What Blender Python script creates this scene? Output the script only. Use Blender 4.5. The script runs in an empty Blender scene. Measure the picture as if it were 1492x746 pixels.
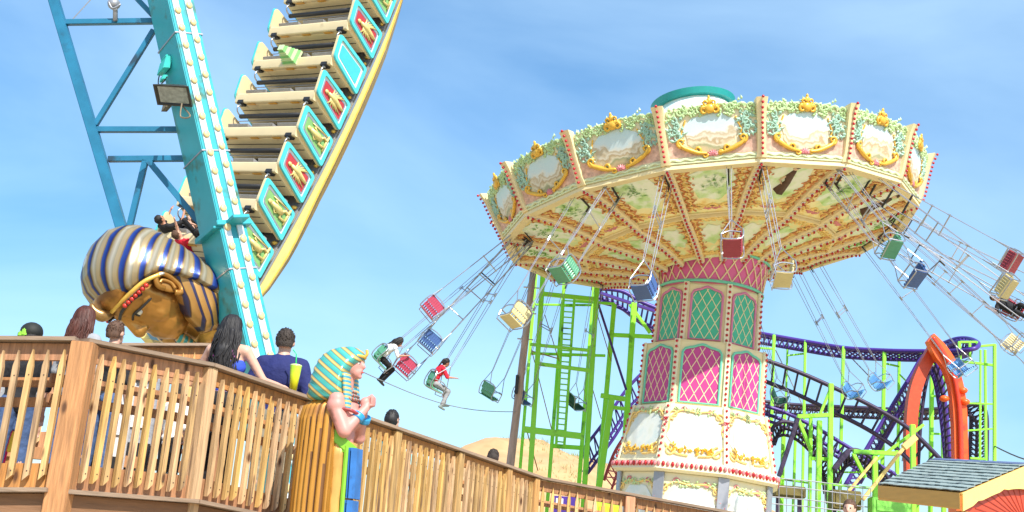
import bpy, bmesh, math, random
import numpy as np
from mathutils import Vector, Matrix, Quaternion
random.seed(7)
PI = math.pi
SC = bpy.context.scene
COL = SC.collection
R = math.radians
V = Vector

# ------------------------------------------------------------------ camera
FPX, PITCH, ROLL = 1700.0, R(14.9), R(4.5)
EYE = V((0, 0, 1.6))
fw = V((0, math.cos(PITCH), math.sin(PITCH)))
r0 = V((1, 0, 0)); u0 = V((0, -math.sin(PITCH), math.cos(PITCH)))
cr = r0 * math.cos(ROLL) + u0 * math.sin(ROLL)
cu = -r0 * math.sin(ROLL) + u0 * math.cos(ROLL)
cam = bpy.data.cameras.new('camera'); co = bpy.data.objects.new('camera', cam); COL.objects.link(co)
cam.sensor_width = 36; cam.lens = 36 * FPX / 1492; cam.clip_end = 5000; cam.clip_start = 0.1
m = Matrix.Identity(4)
for i, a in enumerate((cr, cu, -fw)):
    m[0][i], m[1][i], m[2][i] = a
m.translation = EYE
co.matrix_world = m
SC.camera = co

def P(px, py, Y):
    """survey helper: the point of the place at distance Y seen in this direction of the photograph"""
    d = fw + cr * ((px - 746) / FPX) - cu * ((py - 373) / FPX)
    return EYE + d * (Y / d.y)

# ------------------------------------------------------------------ materials
MATS = {}
def nt_new(name):
    mt = bpy.data.materials.new(name); mt.use_nodes = True
    return mt, mt.node_tree, mt.node_tree.nodes['Principled BSDF']

def M(name, col, rough=.5, metal=0., ns=6., amt=.12, rnd=0., bump=0., stretch=(1, 1, 1), dirt=None, spec=.5, detail=4, bs=None, hv=0., sv=0., knot=False):
    if name in MATS: return MATS[name]
    mt, nt, b = nt_new(name)
    N = nt.nodes; L = nt.links
    b.inputs['Roughness'].default_value = rough; b.inputs['Metallic'].default_value = metal
    b.inputs['Specular IOR Level'].default_value = spec
    tc = N.new('ShaderNodeTexCoord'); mp = N.new('ShaderNodeMapping'); mp.inputs['Scale'].default_value = stretch
    oi = N.new('ShaderNodeObjectInfo')
    addv = N.new('ShaderNodeVectorMath'); addv.operation = 'ADD'
    mulv = N.new('ShaderNodeMath'); mulv.operation = 'MULTIPLY'; mulv.inputs[1].default_value = 37
    L.new(oi.outputs['Random'], mulv.inputs[0]); L.new(tc.outputs['Object'], mp.inputs[0]); L.new(mp.outputs[0], addv.inputs[0]); L.new(mulv.outputs[0], addv.inputs[1])
    no = N.new('ShaderNodeTexNoise'); no.inputs['Scale'].default_value = ns; no.inputs['Detail'].default_value = detail
    L.new(addv.outputs[0], no.inputs['Vector'])
    m1 = N.new('ShaderNodeMath'); m1.operation = 'MULTIPLY_ADD'; m1.inputs[1].default_value = amt * 3; m1.inputs[2].default_value = 1 - amt * 1.5
    L.new(no.outputs[0], m1.inputs[0])
    m2 = N.new('ShaderNodeMath'); m2.operation = 'MULTIPLY_ADD'; m2.inputs[1].default_value = rnd; m2.inputs[2].default_value = -rnd / 2
    L.new(oi.outputs['Random'], m2.inputs[0])
    m3 = N.new('ShaderNodeMath'); m3.operation = 'ADD'; L.new(m1.outputs[0], m3.inputs[0]); L.new(m2.outputs[0], m3.inputs[1])
    hs = N.new('ShaderNodeHueSaturation'); hs.inputs['Color'].default_value = (*col, 1); L.new(m3.outputs[0], hs.inputs['Value'])
    if hv or sv:
        r2 = N.new('ShaderNodeMath'); r2.operation = 'MULTIPLY'; r2.inputs[1].default_value = 17.31; L.new(oi.outputs['Random'], r2.inputs[0]); r3 = N.new('ShaderNodeMath'); r3.operation = 'FRACT'; L.new(r2.outputs[0], r3.inputs[0])
        for nm_, am in (('Hue', hv), ('Saturation', sv)):
            q = N.new('ShaderNodeMath'); q.operation = 'MULTIPLY_ADD'; q.inputs[1].default_value = am; q.inputs[2].default_value = (.5 if nm_ == 'Hue' else 1) - am / 2; L.new(r3.outputs[0], q.inputs[0]); L.new(q.outputs[0], hs.inputs[nm_])
    out = hs.outputs[0]
    if dirt:
        n2 = N.new('ShaderNodeTexNoise'); n2.inputs['Scale'].default_value = dirt[1]; n2.inputs['Detail'].default_value = 6
        L.new(addv.outputs[0], n2.inputs['Vector'])
        rp = N.new('ShaderNodeValToRGB'); rp.color_ramp.elements[0].position = dirt[2]; rp.color_ramp.elements[1].position = min(1, dirt[2] + .12)
        L.new(n2.outputs[0], rp.inputs[0])
        mx = N.new('ShaderNodeMixRGB'); mx.inputs[2].default_value = (*dirt[0], 1); L.new(rp.outputs[0], mx.inputs[0]); L.new(out, mx.inputs[1]); out = mx.outputs[0]
    if knot:
        vo = N.new('ShaderNodeTexVoronoi'); vo.inputs['Scale'].default_value = 1.0; mk = N.new('ShaderNodeMapping'); mk.inputs['Scale'].default_value = (6, 6, 2.6)
        a2_ = N.new('ShaderNodeVectorMath'); a2_.operation = 'ADD'; L.new(tc.outputs['Object'], mk.inputs[0]); L.new(mk.outputs[0], a2_.inputs[0]); L.new(mulv.outputs[0], a2_.inputs[1]); L.new(a2_.outputs[0], vo.inputs['Vector'])
        rk = N.new('ShaderNodeValToRGB'); rk.color_ramp.elements[0].position = .07; rk.color_ramp.elements[0].color = (1, 1, 1, 1); rk.color_ramp.elements[1].position = .17; rk.color_ramp.elements[1].color = (0, 0, 0, 1)
        L.new(vo.outputs['Distance'], rk.inputs[0]); mk2 = N.new('ShaderNodeMixRGB'); mk2.inputs[2].default_value = (.10, .04, .015, 1); L.new(rk.outputs[0], mk2.inputs[0]); L.new(out, mk2.inputs[1]); out = mk2.outputs[0]
    L.new(out, b.inputs['Base Color'])
    if bump:
        bp = N.new('ShaderNodeBump'); bp.inputs['Strength'].default_value = bump; bp.inputs['Distance'].default_value = .02
        src = no
        if bs:
            src = N.new('ShaderNodeTexNoise'); src.inputs['Scale'].default_value = bs; L.new(addv.outputs[0], src.inputs['Vector'])
        L.new(src.outputs[0], bp.inputs['Height']); L.new(bp.outputs[0], b.inputs['Normal'])
    MATS[name] = mt
    return mt

def ramp_mat(name, stops, scale=2., rough=.6, mode='noise', axis=2, metal=0., k=1., dist=.0, tilt=(0, 0, 1), detail=5, interp='LINEAR', rnd=37.):
    """colour bands / patches of a painted surface, in the object's own coordinates"""
    if name in MATS: return MATS[name]
    mt, nt, b = nt_new(name); N = nt.nodes; L = nt.links
    b.inputs['Roughness'].default_value = rough; b.inputs['Metallic'].default_value = metal
    tc = N.new('ShaderNodeTexCoord')
    oi = N.new('ShaderNodeObjectInfo'); mu = N.new('ShaderNodeMath'); mu.operation = 'MULTIPLY'; mu.inputs[1].default_value = rnd
    L.new(oi.outputs['Random'], mu.inputs[0])
    ad = N.new('ShaderNodeVectorMath'); ad.operation = 'ADD'; L.new(tc.outputs['Object'], ad.inputs[0]); L.new(mu.outputs[0], ad.inputs[1])
    no = N.new('ShaderNodeTexNoise'); no.inputs['Scale'].default_value = scale; no.inputs['Detail'].default_value = detail; L.new(ad.outputs[0], no.inputs['Vector'])
    rp = N.new('ShaderNodeValToRGB'); cr_ = rp.color_ramp; cr_.interpolation = interp
    while len(cr_.elements) < len(stops): cr_.elements.new(.5)
    for e, (p, c) in zip(cr_.elements, stops): e.position = p; e.color = (*c, 1)
    if mode == 'noise':
        L.new(no.outputs[0], rp.inputs[0])
    elif mode == 'axis':      # gradient of the painting along an axis, broken up with noise
        dt = N.new('ShaderNodeVectorMath'); dt.operation = 'DOT_PRODUCT'; dt.inputs[1].default_value = tilt; L.new(tc.outputs['Object'], dt.inputs[0])
        a = N.new('ShaderNodeMath'); a.operation = 'MULTIPLY_ADD'; a.inputs[1].default_value = dist; L.new(no.outputs[0], a.inputs[0])
        s = N.new('ShaderNodeMath'); s.operation = 'MULTIPLY_ADD'; s.inputs[1].default_value = k; s.inputs[2].default_value = -dist / 2
        L.new(dt.outputs['Value'], s.inputs[0]); L.new(s.outputs[0], a.inputs[2]); L.new(a.outputs[0], rp.inputs[0])
    elif mode == 'polar':
        sp = N.new('ShaderNodeSeparateXYZ'); L.new(tc.outputs['Object'], sp.inputs[0])
        at_ = N.new('ShaderNodeMath'); at_.operation = 'ARCTAN2'; L.new(sp.outputs[0], at_.inputs[0]); L.new(sp.outputs[2], at_.inputs[1])
        a = N.new('ShaderNodeMath'); a.operation = 'MULTIPLY'; a.inputs[1].default_value = k / (2 * PI); L.new(at_.outputs[0], a.inputs[0])
        a2 = N.new('ShaderNodeMath'); a2.operation = 'MULTIPLY_ADD'; a2.inputs[1].default_value = dist; L.new(no.outputs[0], a2.inputs[0]); L.new(a.outputs[0], a2.inputs[2])
        fr = N.new('ShaderNodeMath'); fr.operation = 'FRACT'; L.new(a2.outputs[0], fr.inputs[0]); L.new(fr.outputs[0], rp.inputs[0])
    elif mode == 'stripe':
        dt = N.new('ShaderNodeVectorMath'); dt.operation = 'DOT_PRODUCT'; dt.inputs[1].default_value = tilt; L.new(tc.outputs['Object'], dt.inputs[0])
        a = N.new('ShaderNodeMath'); a.operation = 'MULTIPLY'; a.inputs[1].default_value = k; L.new(dt.outputs['Value'], a.inputs[0])
        a2 = N.new('ShaderNodeMath'); a2.operation = 'MULTIPLY_ADD'; a2.inputs[1].default_value = dist; L.new(no.outputs[0], a2.inputs[0]); L.new(a.outputs[0], a2.inputs[2])
        fr = N.new('ShaderNodeMath'); fr.operation = 'FRACT'; L.new(a2.outputs[0], fr.inputs[0]); L.new(fr.outputs[0], rp.inputs[0])
    L.new(rp.outputs[0], b.inputs['Base Color'])
    MATS[name] = mt
    return mt

# ------------------------------------------------------------------ mesh builder
ORG = {}
def setp(o, label=None, cat=None, group=None, kind=None):
    if label: o['label'] = label
    if cat: o['category'] = cat
    if group: o['group'] = group
    if kind: o['kind'] = kind
    return o
def thing(name, label, cat, loc=(0, 0, 0), group=None):
    o = bpy.data.objects.new(name, None); COL.objects.link(o); o.location = loc; o.empty_display_size = .2
    ORG[o] = V(loc); return setp(o, label, cat, group)

class MB:
    def __init__(s): s.v = []; s.f = []; s.m = []; s.mi = 0
    def add(s, vs, fs):
        b = len(s.v); s.v.extend([tuple(x) for x in vs]); s.f.extend([tuple(b + i for i in f) for f in fs]); s.m.extend([s.mi] * len(fs)); return s
    def mat(s, i): s.mi = i; return s
    def box(s, c, size, X=None, Y=None, Z=None):
        X = V(X) if X else V((1, 0, 0)); Y = V(Y) if Y else V((0, 1, 0)); Z = V(Z) if Z else V((0, 0, 1))
        c = V(c); hx, hy, hz = size[0] / 2, size[1] / 2, size[2] / 2
        vs = [c + X * (i * hx) + Y * (j * hy) + Z * (k * hz) for i in (-1, 1) for j in (-1, 1) for k in (-1, 1)]
        return s.add(vs, [(0, 1, 3, 2), (4, 6, 7, 5), (0, 4, 5, 1), (2, 3, 7, 6), (0, 2, 6, 4), (1, 5, 7, 3)])
    def beam(s, p, q, w, h=None, up=(0, 0, 1), ext=0.):
        p, q = V(p), V(q); h = h or w; d = (q - p); l = d.length
        if l < 1e-6: return s
        d.normalize(); up = V(up); x = d.cross(up)
        if x.length < 1e-4: x = d.cross(V((1, 0, 0)))
        x.normalize(); y = x.cross(d)
        return s.box((p + q) / 2, (w, l + ext, h), x, d, y)
    def tube(s, pts, r, n=8, cap=True, closed=False, sx=1.):
        pts = [V(p) for p in pts]; k = len(pts)
        rs = r if isinstance(r, (list, tuple)) else [r] * k
        prev = None; rings = []
        for i, p in enumerate(pts):
            if closed: t = pts[(i + 1) % k] - pts[i - 1]
            else: t = pts[min(i + 1, k - 1)] - pts[max(i - 1, 0)]
            if t.length < 1e-9: t = V((0, 0, 1))
            t.normalize()
            if prev is None:
                a = t.cross(V((0, 0, 1)));
                if a.length < .1: a = t.cross(V((1, 0, 0)))
            else: a = prev - t * prev.dot(t)
            a.normalize(); prev = a; b = t.cross(a)
            rings.append([p + (a * math.cos(2 * PI * j / n) * sx + b * math.sin(2 * PI * j / n)) * rs[i] for j in range(n)])
        return s.loft(rings, cap, closed)
    def loft(s, rings, cap=True, closed=False, wrap=True):
        n = len(rings[0]); vs = [v for r_ in rings for v in r_]; fs = []
        k = len(rings)
        for i in range(k if closed else k - 1):
            i2 = (i + 1) % k
            for j in range(n if wrap else n - 1):
                j2 = (j + 1) % n; fs.append((i * n + j, i * n + j2, i2 * n + j2, i2 * n + j))
        if cap and not closed and wrap:
            fs.append(tuple(range(n))[::-1]); fs.append(tuple((k - 1) * n + j for j in range(n)))
        return s.add(vs, fs)
    def ell(s, c, r, n=10, k=7, A=None):
        c = V(c); r = (r, r, r) if isinstance(r, (int, float)) else r
        vs = []; fs = []
        for i in range(1, k):
            th = PI * i / k
            for j in range(n):
                ph = 2 * PI * j / n; p = V((r[0] * math.sin(th) * math.cos(ph), r[1] * math.sin(th) * math.sin(ph), r[2] * math.cos(th)))
                vs.append(p)
        vs.append(V((0, 0, r[2]))); vs.append(V((0, 0, -r[2])))
        if A is not None: vs = [A @ p for p in vs]
        vs = [c + p for p in vs]
        for i in range(k - 2):
            for j in range(n):
                j2 = (j + 1) % n; fs.append((i * n + j, (i + 1) * n + j, (i + 1) * n + j2, i * n + j2))
        t = len(vs) - 2
        for j in range(n):
            j2 = (j + 1) % n; fs.append((t, j, j2)); fs.append((t + 1, (k - 2) * n + j2, (k - 2) * n + j))
        return s.add(vs, fs)
    def prism(s, poly, th, O=(0, 0, 0), X=(1, 0, 0), Y=(0, 1, 0), Z=(0, 0, 1), z0=0.):
        """2D outline in the X,Y plane, thickness th along Z"""
        O, X, Y, Z = V(O), V(X), V(Y), V(Z); n = len(poly)
        vs = [O + X * a + Y * b + Z * z0 for a, b in poly] + [O + X * a + Y * b + Z * (z0 + th) for a, b in poly]
        fs = [tuple(range(n))[::-1], tuple(range(n, 2 * n))] + [(i, (i + 1) % n, n + (i + 1) % n, n + i) for i in range(n)]
        return s.add(vs, fs)
    def xf(s, Mx, i0=0):
        for i in range(i0, len(s.v)): s.v[i] = tuple(Mx @ V(s.v[i]))
        return s
    def build(s, name, mats, parent=None, smooth=False, bevel=0., label=None, local=False, auto=None):
        me = bpy.data.meshes.new(name); off = V((0, 0, 0))
        if parent is not None and not local: off = ORG.get(parent, V((0, 0, 0)))
        me.from_pydata([tuple(V(v) - off) for v in s.v], [], s.f)
        if not isinstance(mats, (list, tuple)): mats = [mats]
        for mt in mats: me.materials.append(mt)
        if len(mats) > 1: me.polygons.foreach_set('material_index', s.m)
        bm = bmesh.new(); bm.from_mesh(me); bmesh.ops.recalc_face_normals(bm, faces=bm.faces)
        if bevel: bmesh.ops.bevel(bm, geom=list(bm.edges), offset=bevel, segments=2, affect='EDGES', clamp_overlap=True)
        bm.to_mesh(me); bm.free()
        if smooth: me.polygons.foreach_set('use_smooth', [True] * len(me.polygons))
        if auto is not None:
            me.polygons.foreach_set('use_smooth', [True] * len(me.polygons)); me.set_sharp_from_angle(angle=R(auto))
        o = bpy.data.objects.new(name, me); COL.objects.link(o)
        if parent is not None: o.parent = parent; link_child(o, parent); ORG[o] = ORG.get(parent, V((0, 0, 0)))
        if label: o['label'] = label
        return o

def copy_tree(o, parent=None):
    c = o.copy(); COL.objects.link(c)
    if parent is not None: c.parent = parent; link_child(c, parent)
    for ch in KIDS(o): copy_tree(ch, c)
    return c
CH = {}
def KIDS(o): return CH.get(o.name, [])
def link_child(o, parent): CH.setdefault(parent.name, []).append(o)

def bez(pts, n=8):
    """Catmull-Rom through pts"""
    pts = [V(p) for p in pts]; out = []
    for i in range(len(pts) - 1):
        a = pts[max(i - 1, 0)]; b = pts[i]; c = pts[i + 1]; d = pts[min(i + 2, len(pts) - 1)]
        for k in range(n):
            t = k / n
            out.append(.5 * ((2 * b) + (c - a) * t + (2 * a - 5 * b + 4 * c - d) * t * t + (3 * b - a - 3 * c + d) * t ** 3))
    out.append(pts[-1]); return out

def blob(name, prims, voxel, mats, parent=None, pick=None, smooth_it=4, local=False):
    """one continuous surface grown from overlapping volumes; prims: ('e',c,r[,A]) or ('c',p,q,r1,r2)"""
    mb = MB()
    for p in prims:
        if p[0] == 'e': mb.ell(p[1], p[2], 20, 12, p[3] if len(p) > 3 else None)
        else:
            a, b = V(p[1]), V(p[2]); k = 6
            mb.tube([a.lerp(b, t / k) for t in range(k + 1)], [p[3] + (p[4] - p[3]) * t / k for t in range(k + 1)], 14)
            mb.ell(a, p[3] * .99, 14, 8); mb.ell(b, p[4] * .99, 14, 8)
    o = mb.build('tmp', mats[0])
    md = o.modifiers.new('r', 'REMESH'); md.mode = 'VOXEL'; md.voxel_size = voxel
    ms = o.modifiers.new('s', 'SMOOTH'); ms.factor = .5; ms.iterations = smooth_it
    dg = bpy.context.evaluated_depsgraph_get(); dg.update()
    me = bpy.data.meshes.new_from_object(o.evaluated_get(dg)); bpy.data.objects.remove(o)
    me.name = name
    off = V((0, 0, 0)) if (parent is None or local) else ORG.get(parent, V((0, 0, 0)))
    me.materials.clear()
    for mt in mats: me.materials.append(mt)
    if pick:
        for pl in me.polygons: pl.material_index = pick(pl.center.copy())
    if off.length: me.transform(Matrix.Translation(-off))
    me.polygons.foreach_set('use_smooth', [True] * len(me.polygons))
    ob = bpy.data.objects.new(name, me); COL.objects.link(ob)
    if parent is not None: ob.parent = parent; link_child(ob, parent); ORG[ob] = ORG.get(parent, V((0, 0, 0)))
    return ob

def frameM(O, X, Y, Z):
    m = Matrix.Identity(4)
    for i, a in enumerate((X, Y, Z)):
        a = V(a); m[0][i], m[1][i], m[2][i] = a
    m.translation = V(O); return m

# ------------------------------------------------------------------ light and sky
SUN_AZ, SUN_EL = R(27), R(47)            # to the right of and behind the photographer
sd = V((math.sin(SUN_AZ) * math.cos(SUN_EL), -math.cos(SUN_AZ) * math.cos(SUN_EL), math.sin(SUN_EL)))
sl = bpy.data.lights.new('sun', 'SUN'); sl.energy = 5.0; sl.angle = R(.5); sl.color = (1, .95, .86)
so = bpy.data.objects.new('sun', sl); COL.objects.link(so); so.rotation_euler = sd.to_track_quat('Z', 'Y').to_euler()
w = bpy.data.worlds.new('World'); SC.world = w; w.use_nodes = True
N = w.node_tree.nodes; L = w.node_tree.links; bg = N['Background']
sky = N.new('ShaderNodeTexSky'); sky.sky_type = 'NISHITA'; sky.sun_disc = False; sky.sun_elevation = SUN_EL; sky.sun_rotation = PI - SUN_AZ
sky.air_density = 1.0; sky.dust_density = 1.2; sky.ozone_density = 2.6
tc = N.new('ShaderNodeTexCoord'); mp = N.new('ShaderNodeMapping'); mp.inputs['Scale'].default_value = (1.0, 1.0, 2.6); mp.inputs['Rotation'].default_value = (0, .15, 0)
cn = N.new('ShaderNodeTexNoise'); cn.inputs['Scale'].default_value = 1.5; cn.inputs['Detail'].default_value = 7; cn.inputs['Distortion'].default_value = .5
rp = N.new('ShaderNodeValToRGB'); rp.color_ramp.elements[0].position = .25; rp.color_ramp.elements[1].position = .95
rp.color_ramp.elements[1].color = (.62, .62, .62, 1)
mx = N.new('ShaderNodeMixRGB'); mx.inputs[2].default_value = (7.2, 8.6, 9.6, 1)
hs = N.new('ShaderNodeHueSaturation'); hs.inputs['Saturation'].default_value = 1.5
L.new(tc.outputs['Generated'], mp.inputs[0]); L.new(mp.outputs[0], cn.inputs['Vector']); L.new(cn.outputs[0], rp.inputs[0])
L.new(sky.outputs[0], mx.inputs[1]); L.new(rp.outputs[0], mx.inputs[0]); L.new(mx.outputs[0], hs.inputs['Color']); L.new(hs.outputs[0], bg.inputs['Color'])
bg.inputs["Strength"].default_value = .13
SC.view_settings.view_transform = 'Standard'; SC.view_settings.look = 'None'; SC.view_settings.gamma = 1; SC.view_settings.use_curve_mapping = False
SC.view_settings.exposure = .5

# ------------------------------------------------------------------ common materials
wood = M('cedar_wood', (.42, .20, .08), .65, ns=3, amt=.5, rnd=.45, bump=.5, stretch=(14, 14, 1.2), detail=6, hv=.01, sv=.2, dirt=((.16, .06, .02), 1.6, .66), knot=True)
woodpale = M('pale_cedar_wood', (.52, .325, .14), .7, ns=3, amt=.5, rnd=.5, bump=.4, stretch=(14, 14, 1.0), detail=6, hv=.012, sv=.25, dirt=((.20, .12, .07), 1.6, .57), knot=True)
woodgrey = M('weathered_wood', (.27, .19, .13), .8, ns=3, amt=.22, rnd=.25, bump=.5, stretch=(1.3, 1.3, 10), detail=6)
woodbrown = M('brown_board', (.23, .115, .055), .75, ns=2.5, amt=.25, rnd=.2, bump=.5, stretch=(1.3, 1.3, 12), detail=6)
teal = M('teal_paint', (.035, .36, .42), .35, ns=2.5, amt=.10, dirt=((.06, .13, .07), 1.9, .585), bump=.05)
tealdark = M('teal_strut_paint', (.015, .15, .27), .4, ns=3, amt=.25, dirt=((.02, .05, .08), 2, .6))
tealbright = M('bright_teal_trim', (.08, .56, .60), .35, ns=4, amt=.06)
white = M('white_paint', (.78, .77, .74), .45, ns=5, amt=.05)
cream = M('cream_gelcoat', (.78, .63, .37), .38, ns=3, amt=.06, dirt=((.55, .42, .24), 3.5, .66))
blackp = M('black_rubber', (.02, .02, .022), .5, amt=.1)
greypad = M('grey_seat_pad', (.26, .26, .27), .75, amt=.2)
orange_l = M('amber_marker', (.75, .36, .03), .4)
chrome = M('bare_steel', (.46, .47, .50), .3, .8, ns=8, amt=.08)
steelgrey = M('grey_steel', (.34, .35, .39), .4, .4, ns=8, amt=.1)
gold = M('gold_paint', (.78, .50, .10), .35, .35, ns=7, amt=.2)
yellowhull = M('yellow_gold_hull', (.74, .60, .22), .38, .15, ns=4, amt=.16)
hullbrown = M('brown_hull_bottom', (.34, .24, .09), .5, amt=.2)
skin = M('skin', (.62, .36, .26), .5, ns=9, amt=.05)
skin2 = M('tanned_skin', (.45, .22, .14), .5, ns=9, amt=.05)

# ------------------------------------------------------------------ ground
gm = ramp_mat('sandy_ground', [(.3, (.40, .32, .20)), (.5, (.50, .40, .26)), (.62, (.24, .24, .12)), (.8, (.38, .30, .2))], scale=.12, rough=.9, rnd=0, detail=8)
g = MB()
g.add([(-1500, -400, 0), (1500, -400, 0), (1500, 3000, 0), (-1500, 3000, 0)], [(0, 1, 2, 3)])
setp(g.build('ground', gm), kind='structure')
# sand dune
dm = ramp_mat('dune_sand', [(.2, (.40, .23, .10)), (.5, (.52, .32, .15)), (.85, (.58, .38, .19))], scale=.7, rough=.95, rnd=0, detail=8)
mb = MB(); nx, ny = 110, 46
crest = [(-22, 0), (-10, 2.5), (-3.3, 9.8), (-1.9, 10.4), (.2, 11.2), (2.5, 11.0), (5.5, 10.3), (12, 9), (22, 7), (40, 4), (58, 0)]
def dune_h(x, y):
    c = np.interp(x, [a for a, b in crest], [b for a, b in crest])
    t = (y - 92) / (26 if y < 92 else 40)
    h = c * max(0, 1 - t * t) ** 1.3 if abs(t) < 1 else 0
    return h + (math.sin(x * 1.1 + y * .4) * .18 + math.sin(x * .43 - y * .7) * .3 + math.sin(x*2.3+y*1.9)*.08) * min(1, h / 3) - .05
vs = [(-22 + 80 * i / nx, 64 + 68 * j / ny, dune_h(-22 + 80 * i / nx, 64 + 68 * j / ny)) for j in range(ny + 1) for i in range(nx + 1)]
mb.add(vs, [(j * (nx + 1) + i, j * (nx + 1) + i + 1, (j + 1) * (nx + 1) + i + 1, (j + 1) * (nx + 1) + i) for j in range(ny) for i in range(nx)])
setp(mb.build('sand_dune', dm, smooth=True), kind='structure')
mb = MB(); rg = random.Random(3)
for q in range(900):
    cx, cy = rg.choice([(-1.5, 92), (.5, 91), (7.5, 90), (9.5, 86), (3.5, 88), (10.5, 83), (5, 80), (6.5, 92), (-3, 91)])
    x = rg.gauss(cx, 1.3); y = rg.gauss(cy, 1.6); z = dune_h(x, y); h = rg.uniform(.15, .45); a = rg.uniform(0, PI); dx = math.cos(a) * .03; dy = math.sin(a) * .03; lx = rg.uniform(-.25, .25)
    mb.add([(x - dx, y - dy, z - .05), (x + dx, y + dy, z - .05), (x + lx, y + rg.uniform(-.2, .2), z + h)], [(0, 1, 2)])
setp(mb.build('dune_grass', M('marram_grass', (.26, .28, .10), .8, amt=.3)), 'sparse marram grass tufts on the crest of the sand dune', 'grass', kind='stuff')
# ------------------------------------------------------------------ wooden railings of the queue ramp
def dup(o, parent, loc, rz=0., sc=1.):
    c = o.copy(); COL.objects.link(c); c.parent = parent; link_child(c, parent)
    c.matrix_basis = Matrix.Translation(V(loc) - ORG.get(parent, V((0, 0, 0)))) @ Matrix.Rotation(rz, 4, 'Z') @ Matrix.Diagonal((1, 1, sc, 1)); return c
woodpale2 = M('yellow_cedar_wood', (.50, .28, .10), .65, ns=3, amt=.5, rnd=.3, bump=.4, stretch=(14, 14, 1.0), detail=6, dirt=((.30, .15, .06), 1.3, .6))
def picket_mesh():
    mb = MB(); w, d, h = .042, .044, 1.0
    poly = [(-w / 2, 0), (w / 2, .045), (w / 2, h - .13), (0, h), (-w / 2, h - .13)]      # pointed head, raked foot
    mb.prism(poly, d, (0, 0, 0), (1, 0, 0), (0, 0, 1), (0, -1, 0))
    mb.mat(1)
    for zz in (.075, h - .20): mb.tube([(.004, -d + .002, zz), (.004, -d - .003, zz)], .0055, 6)
    return mb
PICK = None
def railing(name, label, path, posts, spacing, postw=.125, cap=(.15, .035), inner=True, board=True, first_post=True, ph=1.0, pr=None, nopick=()):
    """path: [(x,y,z_top)...]; pickets on the outer face, posts at the listed path parameters (metres)"""
    global PICK
    pr = pr or random.Random(len(label))
    pts = [V(p) for p in path]
    t = thing(name, label, 'railing', (pts[0].x, pts[0].y, pts[0].z - 1.15))
    acc = [0]
    for a, b in zip(pts, pts[1:]): acc.append(acc[-1] + (V((b.x - a.x, b.y - a.y, 0))).length)
    def at(s):
        for i in range(len(pts) - 1):
            if s <= acc[i + 1] or i == len(pts) - 2:
                k = (s - acc[i]) / (acc[i + 1] - acc[i]); p = pts[i].lerp(pts[i + 1], k); d = (pts[i + 1] - pts[i]); d.z = 0; d.normalize(); return p, d
    for i in range(len(pts) - 1):
        a, b = pts[i], pts[i + 1]; d = (b - a).normalized(); dh = V((d.x, d.y, 0)).normalized(); nrm = V((dh.y, -dh.x, 0))
        up = nrm.cross(d) * -1
        if up.z < 0: up = -up
        mb = MB(); mb.beam(a - V((0, 0, .018)), b - V((0, 0, .018)), cap[0], cap[1], up); mb.build('cap_rail', woodgrey, t, bevel=.004)
        mb = MB(); mb.beam(a + nrm * -.03 - V((0, 0, .11)), b + nrm * -.03 - V((0, 0, .11)), .04, .135, up); mb.build('top_board', wood, t, bevel=.003)
        mb = MB(); mb.beam(a - nrm * .03 - V((0, 0, 1.06)), b - nrm * .03 - V((0, 0, 1.06)), .04, .19, up); mb.build('bottom_board', wood, t, bevel=.003)
        if board:
            mb = MB(); mb.beam(a + nrm * .05 - V((0, 0, 1.17)), b + nrm * .05 - V((0, 0, 1.17)), .15, .035, up)
            mb.build('ledge_board', woodgrey, t, bevel=.004)
            mb = MB()
            for q in range(3):
                mb.beam(a + nrm * .02 - V((0, 0, 1.30 + .225 * q)), b + nrm * .02 - V((0, 0, 1.30 + .225 * q)), .04, .215, up)
            mb.build('skirt_board', woodbrown, t, bevel=.003)
        if inner:
            mb = MB()
            for zz in (.30, .46): mb.beam(a - nrm * .34 - V((0, 0, zz)), b - nrm * .34 - V((0, 0, zz)), .04, .075, up)
            mb.build('hand_rail', wood, t, bevel=.004)
    L_ = acc[-1]
    if PICK is None:
        PICK = picket_mesh().build('picket', [woodpale, M('nail_head', (.08, .06, .05), .5, .5)], None); PICK.hide_render = True; PICK2 = PICK
    s = spacing * .6; cnt = 0
    while s < L_ - .03:
        if all(abs(s - p) > postw * .62 for p in posts) and not any(a_ < s < b_ for a_, b_ in nopick):
            p, d = at(s); nrm = V((d.y, -d.x, 0)); z = p.z - .105 - ph + pr.uniform(-.008, .008)
            c = dup(PICK, t, (p.x + nrm.x * .012, p.y + nrm.y * .012, z), math.atan2(d.y, d.x) + pr.uniform(-.05, .05), ph / 1.0)
            c.hide_render = False; cnt += 1
            c.matrix_basis = c.matrix_basis @ Matrix.Rotation(pr.uniform(-.008, .008), 4, 'Y')
        s += spacing * pr.uniform(.94, 1.06)
    for q in posts:
        p, d = at(q); nrm = V((d.y, -d.x, 0))
        mb = MB(); mb.box((p.x - nrm.x * 0.0, p.y - nrm.y * 0.0, p.z - .04 - 1.0), (postw, postw, 2.0), d, nrm, (0, 0, 1)); po = mb.build('post', wood if postw > .12 else pr.choice((woodpale, woodpale, woodpale2)), t, bevel=.006)
        mb = MB()
        for zz in (1.36, 1.42):
            c = V((p.x, p.y, p.z - zz)) + nrm * (postw / 2 + .003) + d * (.03 if zz > 1.4 else -.03)
            mb.tube([c - nrm * .01, c + nrm * .012], .012, 8)
        mb.build('bolt', chrome, po)
    return t, at
def Ptop(px, py, Y):
    p = P(px, py, Y); return (p.x, p.y, p.z)
A0 = Ptop(-150, 490, 8.95); A1 = Ptop(122, 493, 9.0); A2 = Ptop(305, 529, 10.02); A3 = Ptop(785, 694, 15.0); A4 = Ptop(1150, 761, 15.4)
E_ = .13
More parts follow.
